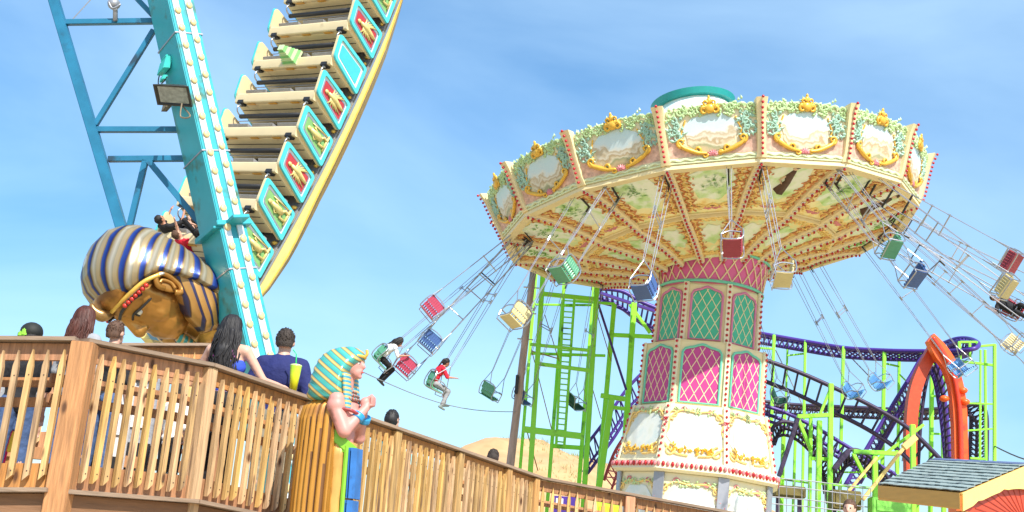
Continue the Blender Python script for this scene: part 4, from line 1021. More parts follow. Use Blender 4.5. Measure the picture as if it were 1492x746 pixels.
octa([(ground_h, 2.6 * K8), (h_c - 2.31, 2.6 * K8)], 'plinth', scream)
print('hc', h_c)
# inner core that joins the column to the canopy
crown_ring(((1.2, -2.2), (1.2, 2.5)), 'core_tube', scream)

# ------------------------------------------------------------------ the swings
seatmats = {'red': M('red_seat', (.33, .04, .06), .4, amt=.1), 'green': M('green_seat', (.10, .33, .19), .4, amt=.1), 'blue': M('blue_seat', (.05, .11, .30), .4, amt=.1), 'yellow': M('yellow_seat', (.62, .52, .25), .4, amt=.1),
            'dark': M('dark_green_seat', (.02, .09, .07), .4, amt=.1), 'cream': M('cream_seat', (.72, .62, .38), .4, amt=.1), 'skyblue': M('sky_blue_seat', (.12, .32, .62), .4, amt=.1), 'crimson': M('crimson_seat', (.42, .05, .10), .4, amt=.1)}
def make_seat(colr):
    """seat at the origin, z along the chains, y = front"""
    root = bpy.data.objects.new('swing_chair', None); COL.objects.link(root); ORG[root] = V((0, 0, 0)); mt = seatmats[colr]
    mb = MB()
    for k in range(7):
        x = -.27 + .09 * k; mb.tube(bez([(x, -.30, .52), (x, -.29, .25), (x, -.22, .02), (x, .05, -.02), (x, .26, .0)], 3), .026, 6, sx=1.35)
    SS = Matrix.Diagonal((.86, .86, .86, 1))
    mb.box((0, -.31, .40), (.66, .035, .30)); mb.box((0, 0, -.035), (.62, .52, .03)); mb.box((0, -.275, .14), (.62, .03, .16))
    mb.xf(SS); mb.build('seat_shell', mt, root, local=True, auto=40)
    mb = MB(); mb.tube(bez([(-.36, .28, -.02), (-.36, -.30, -.02), (-.33, -.36, .55), (.33, -.36, .55), (.36, -.30, -.02), (.36, .28, -.02)], 4), .022, 6)
    for s in (-1, 1):
        mb.tube(bez([(s * .36, -.30, .30), (s * .38, .05, .34), (s * .36, .30, .22)], 4), .022, 6); mb.tube([(s * .36, .28, -.02), (s * .36, .30, .24)], .02, 6)
        mb.tube([(s * .36, -.32, .50), (s * .36, -.02, 1.0)], .016, 6); mb.tube([(s * .36, .30, .24), (s * .36, -.02, 1.0)], .016, 6)
    mb.tube([(-.36, .31, .24), (.36, .31, .24)], .022, 6); mb.tube([(-.34, .30, -.14), (.34, .30, -.14)], .018, 6); mb.tube([(-.34, .30, -.14), (-.36, .28, 0)], .016, 6); mb.tube([(.34, .30, -.14), (.36, .28, 0)], .016, 6)
    mb.xf(SS); mb.build('seat_frame', chrome, root, local=True)
    return root
chain_proto = {}
def make_chains():
    mb = MB()
    for x in (-.31, .31):
        for y in (-.08, .06): mb.tube([(x, y * .3, 0), (x, y, 1)], .0105, 5)
    return mb
seatp = {c: make_seat(c) for c in seatmats}
useds = set()
mbc = make_chains(); CHAIN = mbc.build('chains', steelgrey, None)
mbs = MB(); mbs.tube([(-.34, 0, 0), (.34, 0, 0)], .02, 6); mbs.tube([(-.31, 0, -.08), (-.31, 0, .08)], .022, 6); mbs.tube([(.31, 0, -.08), (.31, 0, .08)], .022, 6); SPREAD = mbs.build('spreader_bar', chrome, None)
mbh = MB(); mbh.tube([(-.31, 0, 0), (-.31, 0, -.22)], .022, 6); mbh.tube([(.31, 0, 0), (.31, 0, -.22)], .022, 6); mbh.box((0, 0, .0), (.66, .05, .04)); HANG = mbh.build('hanger_bracket', blackp, None)
firstc = [True]
SEATF = {}
def plane_pos(px, py, drop):
    d = (P(px, py, 30) - EYE).normalized(); P0 = CC - cn_ * drop; t = (P0 - EYE).dot(cn_) / d.dot(cn_); return EYE + d * t
def swing_seat(px, py, colr, label, rt=8.9, dpref=3.6, key=None, att=6.15, face=None):
    best = None
    for i in range(90):
        dr = 1.9 + i * .04; Q = plane_pos(px, py, dr); v = Q - (CC - cn_ * dr); r_ = v.length; c_ = abs(r_ - rt) + .25 * abs(dr - dpref)
        if best is None or c_ < best[0]: best = (c_, Q, v, dr)
    _, Q, v, dr = best
    rad = v.normalized(); al = math.atan2(rad.dot(e2), rad.dot(e1)) 
    lag = .06; dd = e1 * math.cos(al + lag) + e2 * math.sin(al + lag)
    at_ = CC + dd * att - cn_ * .12
    z = (at_ - Q); Lc = z.length; z.normalize(); tang = cn_.cross(rad).normalized(); y = V(face) if face else -tang; y = (y - z * y.dot(z)).normalized(); x = y.cross(z)
    Mx = frameM(Q, x, y, z)
    r_ = seatp[colr]
    if colr in useds: r_ = copy_tree(r_)
    useds.add(colr)
    r_.location = Q; r_.rotation_euler = Mx.to_euler(); setp(r_, label, 'swing chair', 'chairs hung from the swing ride'); r_.name = 'swing_chair'
    for pr_, zz, sc in ((CHAIN, .86, (1, 1, Lc - .86)), (SPREAD, 1.0 + (Lc - 1.0) * .50, (1, 1, 1)), (HANG, Lc, (1, 1, 1))):
        c = pr_ if firstc[0] else pr_.copy()
        if not firstc[0]: COL.objects.link(c)
        c.parent = r_; link_child(c, r_); c.matrix_basis = Matrix.Translation((0, 0, zz)) @ Matrix.Diagonal((*sc, 1))
    firstc[0] = False
    if key: SEATF[key] = Mx
    return r_
SEATS = [
 (623, 455, 'crimson', 'empty crimson swing seat flung highest out to the left of the canopy', {}),
 (621, 505, 'blue', 'empty blue swing seat below the leftmost crimson one', {}),
 (553, 528, 'green', 'green swing seat of the rider in the white shirt', dict(key='white', rt=10.2, face=(.9, .35, .2))),
 (586, 541, 'crimson', 'empty crimson swing seat just right of the rider in white', dict(rt=9.8)),
 (745, 467, 'yellow', 'empty yellow swing seat hanging left of the green steel tower', {}),
 (816, 400, 'green', 'empty green swing seat hanging against the left of the painted ceiling', dict(rt=8.6)),
 (632, 566, 'green', 'green swing seat carrying the rider in the red shirt', dict(key='red', face=(.9, .42, 0))),
 (713, 577, 'green', 'empty green swing seat low between the red shirt rider and wooden pole', {}),
 (761, 584, 'blue', 'empty navy swing seat in front of the wooden pole', {}),
 (840, 592, 'dark', 'empty dark swing seat seen inside the green ladder tower', {}),
 (935, 425, 'blue', 'empty blue swing seat just left of the pink neck of the column', dict(rt=8.3)),
 (1066, 361, 'red', 'empty bright red swing seat in front of the painted ceiling above the column', dict(rt=8.6)),
 (1141, 407, 'yellow', 'empty yellow swing seat just right of the pink neck of the column', dict(rt=8.3)),
 (1299, 363, 'green', 'empty green swing seat under the right side of the canopy', dict(rt=8.6)),
 (1334, 406, 'blue', 'empty blue swing seat right of the green one under the right of the canopy', dict(rt=8.6)),
 (1477, 384, 'red', 'empty dark red swing seat flung highest out on the right', dict(rt=10)),
 (1468, 421, 'yellow', 'empty yellow swing seat just below the dark red one at the right edge', dict(rt=10)),
 (1486, 455, 'red', 'swing seat of the bearded rider in black at the right edge', dict(rt=10.2, key='man', face=(-.35, -.9, 0))),
 (1487, 505, 'cream', 'cream swing seat at the right edge below the rider in black', dict(rt=9.8)),
 (1532, 432, 'blue', 'blue swing seat just past the right edge, its chains crossing above the yellow seat', dict(rt=10.4)),
 (1545, 488, 'green', 'green swing seat past the right edge, chains running beside the rider in black', dict(rt=10.2)),
 (1530, 545, 'yellow', 'yellow swing seat past the right edge, chains running below the cream seat', dict(rt=9.8)),
 (1407, 541, 'skyblue', 'empty sky blue swing seat beside the orange arch', {}),
 (1288, 561, 'skyblue', 'empty sky blue swing seat low between its twin and the orange arch', {}),
 (1248, 574, 'skyblue', 'empty sky blue swing seat low between the column and its twin', {}),
 (1140, 583, 'dark', 'empty dark swing seat low beside the pink tier of the column', {}),
]
for px, py, c_, lb_, kw in SEATS: swing_seat(px, py, c_, lb_, **kw)
for c_, r_ in seatp.items():
    if c_ not in useds:
        for ch in KIDS(r_): bpy.data.objects.remove(ch)
        bpy.data.objects.remove(r_)
#PART5
# ------------------------------------------------------------------ roller coaster
lime = M('lime_steel', (.30, .84, .05), .4, ns=1.2, amt=.08, dirt=((.05, .20, .02), 1.3, .60)); purple = M('purple_track', (.065, .025, .24), .4, ns=3, amt=.15); darktrack = M('dark_track', (.035, .02, .06), .5, ns=3, amt=.2)
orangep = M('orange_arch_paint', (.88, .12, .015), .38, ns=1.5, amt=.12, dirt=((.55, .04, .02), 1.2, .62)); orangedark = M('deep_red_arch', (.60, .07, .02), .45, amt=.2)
yel = M('yellow_brace', (.82, .58, .20), .45, amt=.08)
coaster = thing('roller_coaster', 'purple and black roller coaster track on lime green steel supports', 'roller coaster', tuple(V((P(1250, 700, 48).x, 48, 0))))
def zx(x, y): return 1100 + x / 2.52, 450 + y / 2.52
def polyP(pts, D, z=True): 
    out = []
    for p in pts:
        x, y = zx(p[0], p[1]) if z else p[:2]; out.append(P(x, y, p[2] if len(p) > 2 else D))
    return out
def ladder_track(a, b, D, ra, rb, mt, root, ntie, nm='track', third=True, dz=.0, n=8, z=True):
    """two running rails with cross ties and a spine"""
    A, B = bez(polyP(a, D, z), n), bez(polyP(b, D, z), n)
    m_ = 240
    def res(Pt):
        ac = [0]
        for i in range(len(Pt) - 1): ac.append(ac[-1] + (Pt[i + 1] - Pt[i]).length)
        o = []
        for k in range(m_ + 1):
            s = ac[-1] * k / m_; i = max(0, min(len(Pt) - 2, next((j for j in range(len(ac) - 1) if ac[j + 1] >= s), len(Pt) - 2))); t = (s - ac[i]) / max(1e-6, ac[i + 1] - ac[i]); o.append(Pt[i].lerp(Pt[i + 1], t))
        return o
    A, B = res(A), res(B); ra *= .78; rb *= .8
    mb = MB(); mb.tube(A[::4], ra, 6); tr = mb.build(nm, mt, root, smooth=True)
    mb = MB(); mb.tube(B[::4], ra, 6); mb.build('rail', mt, tr, smooth=True)
    if third:
        mb = MB(); mb.tube([(A[i] + B[i]) / 2 - V((0, 0, .35)) + V((0, .25, 0)) for i in range(0, m_ + 1, 4)], rb * 1.2, 6); mb.build('spine', mt, tr, smooth=True)
    mb = MB()
    for k in range(ntie):
        i = int((k + .5) / ntie * m_); mb.beam(A[i], B[i], rb, rb)
        if third: c = (A[i] + B[i]) / 2 - V((0, 0, .35)) + V((0, .25, 0)); mb.beam(A[i], c, rb * .8); mb.beam(B[i], c, rb * .8)
    setp(mb.build('cross_ties', mt, tr), kind='stuff')
    return tr
D = 52
# upper level track
ladder_track([(-30, 80, 56), (10, 88, 55), (190, 120, 54), (330, 143, 53), (470, 152, 52), (610, 155, 51), (730, 154, 50), (800, 148, 49), (822, 130, 50), (790, 110, 52), (740, 110, 53), (690, 128, 54)],
             [(-30, 90, 57), (10, 98, 56.2), (190, 128, 55.2), (330, 150, 54.2), (470, 158, 53.2), (610, 161, 52.2), (720, 160, 51.2), (780, 148, 50.8), (792, 131, 51), (775, 122, 51.8), (745, 120, 52.5), (710, 135, 53.2)], D, .13, .09, purple, coaster, 60)
# descending ladder track
ladder_track([(-40, 150, 47), (25, 182, 47), (160, 232, 47), (300, 294, 47), (420, 352, 47), (530, 415, 47), (600, 470, 47), (680, 552, 47)],
             [(-40, 225, 47.6), (25, 260, 47.6), (150, 312, 47.6), (280, 375, 47.6), (400, 435, 47.6), (500, 498, 47.6), (570, 560, 47.6), (620, 620, 47.6)], 47, .12, .085, darktrack, coaster, 17, third=False)
ladder_track([(-40, 330, 58), (150, 352, 58), (330, 360, 57), (550, 370, 56), (660, 368, 55), (780, 352, 55), (830, 352, 55), (850, 390, 55), (852, 480, 55), (850, 560, 55)],
             [(-40, 345, 59), (150, 366, 59), (330, 374, 58), (550, 382, 57), (650, 382, 56.5), (760, 372, 56), (790, 385, 56), (793, 430, 56), (790, 490, 56), (786, 560, 56)], D, .12, .08, darktrack, coaster, 60)
# lift climbing to the right
ladder_track([(330, 650, 50), (430, 480, 50), (520, 330, 50), (570, 250, 50), (612, 180, 50), (640, 168, 50), (672, 215, 50), (690, 300, 50), (704, 400, 50), (716, 560, 50)],
             [(385, 640, 51), (470, 490, 51), (550, 350, 51), (600, 262, 51), (628, 205, 51), (640, 195, 51), (655, 230, 51), (672, 320, 51), (686, 420, 51), (700, 560, 51)], 50, .12, .08, purple, coaster, 46)
ladder_track([(560, 600, 49), (572, 430, 49), (590, 300, 49), (618, 205, 49), (648, 165, 49), (690, 215, 49), (722, 300, 49), (735, 420, 49), (740, 560, 49)],
             [(598, 600, 50), (608, 430, 50), (622, 310, 50), (638, 235, 50), (650, 208, 50), (668, 240, 50), (690, 320, 50), (700, 430, 50), (704, 560, 50)], 50, .10, .07, darktrack, coaster, 30, third=False)
# low curves at the left
ladder_track([(20, 352, 45), (110, 380, 45), (230, 440, 45), (330, 500, 45), (430, 560, 45), (520, 610, 45)],
             [(20, 380, 45.8), (100, 408, 45.8), (215, 470, 45.8), (310, 530, 45.8), (400, 588, 45.8), (480, 640, 45.8)], 45, .10, .07, purple, coaster, 22)
ladder_track([(50, 470, 44), (75, 425, 44), (120, 415, 44), (180, 440, 44), (240, 500, 44), (275, 580, 44), (290, 680, 44)],
             [(70, 500, 44.8), (90, 452, 44.8), (120, 440, 44.8), (165, 465, 44.8), (215, 520, 44.8), (245, 590, 44.8), (258, 680, 44.8)], 44, .10, .07, darktrack, coaster, 26)
ladder_track([(280, 610, 43.5), (330, 530, 43.5), (380, 520, 43.5), (440, 560, 43.5), (500, 640, 43.5), (530, 720, 43.5)],
             [(300, 640, 44.3), (340, 565, 44.3), (378, 550, 44.3), (420, 585, 44.3), (470, 650, 44.3), (495, 720, 44.3)], 44, .10, .07, darktrack, coaster, 22)
# piece seen left of the column
ladder_track([(862, 420, 52), (905, 424, 52), (935, 440, 52), (990, 462, 52)], [(868, 432, 53), (900, 445, 53), (928, 466, 53), (975, 500, 53)], 52, .13, .09, purple, coaster, 16, z=False)
ladder_track([(845, 660, 50), (880, 615, 50), (915, 565, 50), (960, 520, 50)], [(856, 690, 51), (893, 640, 51), (925, 592, 51), (975, 545, 51)], 50, .10, .07, purple, coaster, 14, z=False)
ladder_track([(880, 700, 48), (895, 660, 48), (915, 630, 48), (945, 600, 48)], [(905, 700, 49), (915, 672, 49), (930, 645, 49), (950, 625, 49)], 48, .09, .06, M('crimson_track', (.45, .04, .06), .45), coaster, 12, z=False)
def post(x0, y0, x1, y1, D, w_, z=True, ground=True, mt=None, nm='support_column'):
    if z: x0, y0 = zx(x0, y0); x1, y1 = zx(x1, y1)
    a, b = P(x0, y0, D), P(x1, y1, D)
    if ground: d = (b - a).normalized(); b = a + d * (a.z / -d.z)
    mb = MB(); mb.beam(a, b, w_, w_, (0, 1, 0)); mb.build(nm, mt or lime, coaster, bevel=.015)
for q in ((70, 95, 62, 360, 54, .32), (185, 116, 180, 380, 54, .28), (120, 125, 112, 380, 55.5, .22), (325, 138, 316, 490, 53, .34), (475, 150, 468, 560, 52, .36), (530, 165, 524, 600, 53.5, .30), (605, 155, 603, 300, 52, .3),
          (650, 200, 646, 560, 53.5, .42), (690, 190, 692, 560, 52.6, .42), (740, 160, 742, 560, 54, .25), (845, 150, 848, 560, 53, .26), (880, 130, 880, 560, 50.5, .32), (828, 150, 826, 560, 54, .22),
          (279, 274, 274, 730, 43, .42), (237, 410, 231, 746, 42.5, .42), (205, 400, 200, 746, 43.6, .3), (578, 425, 582, 746, 43, .42), (440, 540, 442, 746, 43, .42), (105, 390, 96, 740, 46.5, .3), (150, 420, 140, 740, 47, .25), (520, 520, 524, 740, 45, .3)): post(*q[:5], q[5] * .42)
for q in ((820, 138, 882, 132, 50.5, .22), (735, 190, 882, 208, 51, .24), (750, 120, 752, 188, 50, .26), (815, 120, 815, 150, 50, .2), (752, 122, 815, 122, 50, .2), (788, 120, 790, 186, 50, .22), (740, 345, 880, 350, 52, .16), (742, 450, 880, 440, 52, .16), (790, 548, 850, 552, 52, .2),
          (10, 143, 66, 147, 54, .2), (118, 172, 184, 164, 55, .18), (155, 396, 275, 390, 43, .32), (155, 396, 205, 520, 43, .26), (240, 385, 274, 300, 43, .2), (360, 524, 520, 532, 43, .34), (360, 530, 405, 620, 43, .26), (440, 560, 620, 425, 43.5, .22), (475, 200, 530, 212, 52.6, .18), (525, 300, 605, 310, 52.6, .16), (646, 320, 692, 322, 53, .2), (646, 458, 692, 460, 53, .2), (470, 372, 560, 378, 52.5, .16),
          (205, 550, 275, 552, 43.2, .25), (430, 690, 590, 715, 43.4, .3), (235, 640, 440, 660, 43.6, .2), (60, 620, 200, 640, 44, .14), (282, 600, 440, 600, 44.5, .14), (530, 240, 560, 270, 52.6, .14)):
    post(*q[:5], q[5] * .48, ground=False, nm='cross_beam')
for q in ((342, 672, 447, 545, 42.4, .10), (395, 702, 570, 480, 42, .12), (545, 510, 590, 470, 42, .22)): post(*q, ground=False, mt=yel, nm='yellow_brace')
post(158, 400, 88, 615, 42.8, .15, ground=False, mt=darktrack, nm='dark_strut'); post(345, 520, 288, 590, 42.9, .18, ground=False, mt=darktrack, nm='dark_strut')
for q in ((75, 150, 178, 360, 55, .05), (325, 150, 470, 300, 54, .05), (620, 160, 540, 560, 53, .05)): post(*q, ground=False, mt=steelgrey, nm='tie_rod')
# guard rails, boxes and machinery under the coaster
mb = MB()
for yy in (620, 650, 690, 715): mb.tube(polyP([(60, yy, 41.5), (200, yy + 12, 41.5), (430, yy + 40, 41.5)], 41.5), .02, 5)
for k in range(14): x = 60 + 28 * k; mb.tube(polyP([(x, 620 + k * 3, 41.5), (x, 760, 41.5)], 41.5), .016, 5)
gr = thing('guard_rail', 'thin pale steel guard rail along the foot of the coaster', 'guard rail', tuple(V((P(1190, 720, 41.5).x, 41.5, 0)))); mb.build('rail_frame', steelgrey, gr)
olive = M('olive_sheet', (.16, .13, .035), .7, ns=4, amt=.25)
for (x0, y0, x1, y1, D_, mt, lb) in ((75, 645, 188, 696, 42.2, olive, 'dark olive windscreen panel on the guard rail by the column'), (285, 662, 392, 740, 42.2, olive, 'olive cabinet behind the man at the bottom edge'), (432, 690, 575, 760, 41, M('lime_cabinet', (.20, .60, .08), .5, amt=.2), 'lime green machine box under the coaster beside the kiosk')):
    xa, ya = zx(x0, y0); xb, yb = zx(x1, y1); a, b = P(xa, ya, D_), P(xb, yb, D_)
    tt = thing('equipment_cabinet', lb, 'cabinet', ((a.x + b.x) / 2, D_, 0)); mb = MB(); mb.box(((a.x + b.x) / 2, D_ + .3, (a.z + b.z) / 2), (abs(b.x - a.x), .6, abs(a.z - b.z))); bd = mb.build('cabinet_body', mt, tt, bevel=.03)
    mb = MB(); mb.box(((a.x + b.x) / 2, D_ - .02, (a.z + b.z) / 2), (abs(b.x - a.x) * .8, .04, abs(a.z - b.z) * .7)); mb.build('cabinet_door', mt, tt, bevel=.01)
    mb = MB(); 
    for s in (-1, 1): mb.box(((a.x + b.x) / 2 + s * abs(b.x - a.x) * .35, D_ + .3, b.z / 2 ), (.12, .12, b.z))
    mb.build('cabinet_stand', darktrack, tt)

# the orange arch over the track
arch = thing('orange_arch', 'tall orange arch with a pointed top curving over the coaster track', 'arch', tuple(V((P(1360, 700, 48).x, 48, 0))))
def arch_band(outer, inner, D0, D1, nm, mt):
    o = bez(polyP(outer, D0), 8); i = bez(polyP(inner, D0), 8); n = min(len(o), len(i)); dy = V((0, D1 - D0, 0)); mb = MB()
    mb.loft([[o[k], i[k], i[k] + dy, o[k] + dy] for k in range(n)]); return mb.build(nm, mt, arch, auto=45)
arch_band([(557, 620), (556, 436), (570, 300), (602, 209), (640, 140), (660, 100)], [(597, 620), (597, 436), (610, 320), (634, 244), (660, 194), (690, 170)], 48.2, 48.6, 'left_limb', orangedark)
arch_band([(658, 90), (700, 132), (738, 190), (762, 260), (777, 345), (782, 450), (785, 580)], [(636, 118), (664, 175), (692, 212), (716, 275), (727, 355), (732, 450), (735, 580)], 47.6, 48.0, 'right_limb', orangep)
mb = MB(); mb.tube(bez(polyP([(652, 104, 47.5), (690, 160, 47.5), (725, 230, 47.5), (745, 320, 47.5), (754, 420, 47.5), (757, 575, 47.5)], 47.5), 6), .10, 6); mb.build('ridge_bead', M('red_bead_paint', (.75, .05, .02), .35), arch, smooth=True)
for x, y in ((762, 300), (770, 342), (694, 330)):
    mb = MB(); p_ = P(*zx(x, y), 47.6); mb.loft([[p_ + V((r_ * math.cos(a), dy_, r_ * math.sin(a) * .7)) for a in [2 * PI * k / 10 for k in range(10)]] for r_, dy_ in ((.20, 0), (.18, -.12), (.06, -.2))]); mb.build('spike', orangep, arch, smooth=True)
for x0, y0, x1, y1 in ((732, 560, 735, 700), (760, 560, 762, 700)):
    mb = MB(); a, b = P(*zx(755, 570), 48.4), P(*zx(757, 640), 48.4); mb.box((a.x + (x0 - 745) * .01, 48.4, a.z / 2), (.5, .9, a.z)); mb.build('footing', orangep, arch)

# lime green ladder tower left of the column
lt = thing('ladder_tower', 'lime green open steel tower with a ladder and rusty tie cables beside the wooden pole', 'steel tower', tuple(V((P(810, 700, 46).x, 46, 0))))
def tp(x, y): return 680 + x / 2.039, 380 + y / 2.039
def tb_(x0, y0, x1, y1, D_, w_, ground=False, mt=None, nm='cross_beam', up=6, D2=None):
    a, b = P(*tp(x0, y0), D_), P(*tp(x1, y1), D2 or D_)
    if ground: d = (b - a).normalized(); b = a + d * (a.z / -d.z)
    mb = MB(); mb.beam(a, b, w_ * .54, w_ * .54, (0, 1, 0)); return mb.build(nm, mt or lime, lt, bevel=.012)
for q in ((207, 30, 160, 600, 47.5, .24), (227, 30, 190, 610, 44, .36), (380, 60, 335, 640, 47.5, .30), (388, 60, 352, 640, 44.3, .36), (438, 130, 392, 655, 45, .34), (290, 60, 246, 636, 45.5, .26), (497, 125, 478, 420, 47, .42), (432, 400, 395, 655, 43.6, .42)): tb_(*q, ground=True, nm='support_column')
for q in ((225, 98, 378, 114, 44, .3), (205, 130, 372, 132, 45.6, .16), (188, 248, 362, 266, 44, .22), (190, 275, 412, 282, 46, .2), (213, 306, 365, 326, 44, .26), (165, 500, 348, 522, 44, .42), (255, 550, 342, 556, 46, .3), (430, 220, 552, 226, 47, .3), (398, 400, 470, 411, 43.6, .32), (425, 434, 470, 440, 43.6, .24), (292, 60, 360, 66, 47, .16), (320, 120, 440, 128, 45.5, .18), (485, 130, 545, 215, 47, .24)): tb_(*q)
la, lb_ = (288, 110, 266, 545), (320, 112, 290, 548)
mb = MB(); mb.beam(P(*tp(*la[:2]), 45), P(*tp(*la[2:]), 45), .10); mb.beam(P(*tp(*lb_[:2]), 45), P(*tp(*lb_[2:]), 45), .10)
for k in range(26): t = (k + .5) / 26; mb.beam(P(*tp(*la[:2]), 45).lerp(P(*tp(*la[2:]), 45), t), P(*tp(*lb_[:2]), 45).lerp(P(*tp(*lb_[2:]), 45), t), .05)
mb.build('ladder', lime, lt)
rust = M('rusty_cable', (.38, .16, .05), .7, amt=.2)
for q in ((192, 262, 252, 500, 44.2, .06), (232, 160, 275, 300, 44.2, .06), (192, 268, 270, 290, 44.2, .08), (180, 510, 212, 625, 44.2, .07), (385, 150, 430, 300, 44.6, .06), (365, 350, 400, 470, 44.6, .06)): tb_(*q, mt=rust, nm='tie_cable')
tb_(384, 108, 474, 384, 44.4, .16, mt=purple, nm='purple_brace'); tb_(398, 96, 560, 150, 49, .25, mt=purple, nm='purple_brace')

# wooden pole
pole = thing('wooden_pole', 'weathered grey brown wooden utility pole left of the lime green tower', 'pole', tuple(V((P(745, 690, 43).x, 43, 0))))
a, b = P(777, 396, 43), P(742, 690, 43); d = (b - a).normalized(); b = a + d * (a.z / -d.z)
mb = MB(); mb.tube([a.lerp(b, t / 8) for t in range(9)], [.13 + .006 * t for t in range(9)], 10); pl = mb.build('shaft', M('pole_wood', (.42, .31, .26), .85, ns=2, amt=.35, bump=.6, stretch=(6, 6, .6)), pole, smooth=True)
mb = MB(); c = P(753, 560, 42.8); mb.box(c, (.12, .18, .7)); mb.build('junction_box', blackp, pole, bevel=.02)
mb = MB(); 
for k in range(3): c = a.lerp(b, .05 + .08 * k); mb.tube([c - V((.3, 0, 0)), c + V((.3, 0, 0))], .03, 6)
setp(mb.build('step_bolts', chrome, pole), kind='stuff')
mb = MB(); A_, B_, = P(520, 538, 30), P(752, 600, 42.9); mb.tube([A_.lerp(B_, t / 12) - V((0, 0, .35 * math.sin(PI * t / 12))) for t in range(13)], .014, 5)
setp(mb.build('overhead_cable', steelgrey), 'thin sagging cable crossing the sky to the wooden pole', 'cable')
mb = MB(); A_, B_, = P(1449, 650, 50.5), P(1560, 680, 40); mb.tube([A_.lerp(B_, t / 8) - V((0, 0, .2 * math.sin(PI * t / 8))) for t in range(9)], .03, 5)
setp(mb.build('overhead_cable', darktrack), 'black cable running off right from the coaster above the kiosk roof', 'cable')
#PART6
# ------------------------------------------------------------------ kiosk at the right edge
kio = thing('ticket_kiosk', 'small wooden kiosk with grey shingle roof, yellow gable trim and red gable wall', 'kiosk', tuple(V((P(1400, 740, 20).x, 20, 0))))
Aq = P(1400, 719, 20.0); Bq = P(1281, 708, 22.6); Rq = P(1494, 679, 22.0); Sq = P(1359, 671.5, 24.6)
shing = M('grey_shingle', (.24, .30, .29), .85, ns=5, amt=.22, rnd=.1, bump=.5, dirt=((.10, .12, .13), 3, .6)); ochre = M('ochre_fascia', (.62, .33, .07), .6, ns=2, amt=.15, stretch=(1, 1, 8)); ylw = M('yellow_bargeboard', (.84, .62, .20), .5, amt=.06); redw = M('red_gable', (.55, .06, .02), .5, amt=.15)
up_ = (Rq - Aq).normalized(); al_ = (Bq - Aq).normalized(); nn = al_.cross(up_); 
if nn.z < 0: nn = -nn
mb = MB(); NC = 10
for k in range(NC):
    t0, t1 = k / NC, (k + 1.12) / NC; a0, b0 = Aq.lerp(Rq, t0), Bq.lerp(Sq, t0); a1, b1 = Aq.lerp(Rq, min(1, t1)), Bq.lerp(Sq, min(1, t1))
    nt_ = 15; lo = nn * .070; hi = nn * .040
    for j in range(nt_):
        s0, s1 = (j + .03) / nt_, (j + .97) / nt_; off = (.5 / nt_ if k % 2 else 0)
        s0, s1 = max(0, s0 - off), min(1, s1 - off) if j < nt_ - 1 else 1; jt = random.uniform(-.006, .006)
        q = [a0.lerp(b0, s0) + lo, a0.lerp(b0, s1) + lo, a1.lerp(b1, s1) + hi, a1.lerp(b1, s0) + hi]; q = [p + nn * jt for p in q]; bq = [p - nn * .02 for p in q]
        mb.add(q + bq, [(0, 1, 2, 3), (7, 6, 5, 4), (0, 4, 5, 1), (1, 5, 6, 2), (2, 6, 7, 3), (3, 7, 4, 0)])
mb.build('shingles', shing, kio)
mb = MB(); mb.add([Aq, Bq, Sq, Rq, Aq - nn * .05, Bq - nn * .05, Sq - nn * .05, Rq - nn * .05], [(0, 1, 2, 3), (7, 6, 5, 4), (0, 4, 5, 1), (1, 5, 6, 2), (2, 6, 7, 3), (3, 7, 4, 0)]); mb.build('roof_deck', ochre, kio)
# far slope of the roof
Af = Rq + (Rq - Aq) * 1.0; Af = V((Rq.x + (Rq.x - Aq.x), Rq.y + (Rq.y - Aq.y), Aq.z)); Bf = V((Sq.x + (Sq.x - Bq.x), Sq.y + (Sq.y - Bq.y), Bq.z))
mb = MB(); mb.add([Rq, Sq, Bf, Af], [(0, 1, 2, 3)]); mb.add([p - V((0, 0, .05)) for p in (Rq, Sq, Bf, Af)], [(3, 2, 1, 0)]); mb.build('far_slope', shing, kio)
mb = MB(); mb.beam(Rq + nn * .03, Sq + nn * .03, .16, .05, nn); mb.build('ridge_cap', M('blue_grey_ridge', (.10, .14, .26), .6), kio)
mb = MB(); dz = V((0, 0, -.26)); fo = V((-.03, -.05, 0)); mb.add([Aq + fo, Bq + fo, Bq + fo + dz * .9, Aq + fo + dz, Aq + fo * 2, Bq + fo * 2, Bq + fo * 2 + dz * .9, Aq + fo * 2 + dz], [(0, 1, 2, 3), (7, 6, 5, 4), (0, 4, 5, 1), (1, 5, 6, 2), (2, 6, 7, 3), (3, 7, 4, 0)]); mb.build('fascia', ochre, kio)
mb = MB(); dz2 = V((0, 0, -.13)); mb.add([p + dz * .55 + fo * .6 for p in (Aq, Bq)] + [p + dz * .55 + fo * .6 + dz2 for p in (Bq, Aq)] + [p + dz * .55 + fo * 1.6 for p in (Aq, Bq)] + [p + dz * .55 + fo * 1.6 + dz2 for p in (Bq, Aq)], [(0, 1, 2, 3), (7, 6, 5, 4), (0, 4, 5, 1), (1, 5, 6, 2), (2, 6, 7, 3), (3, 7, 4, 0)])
mb.build('lower_fascia', M('amber_fascia', (.72, .42, .11), .6, amt=.1), kio)
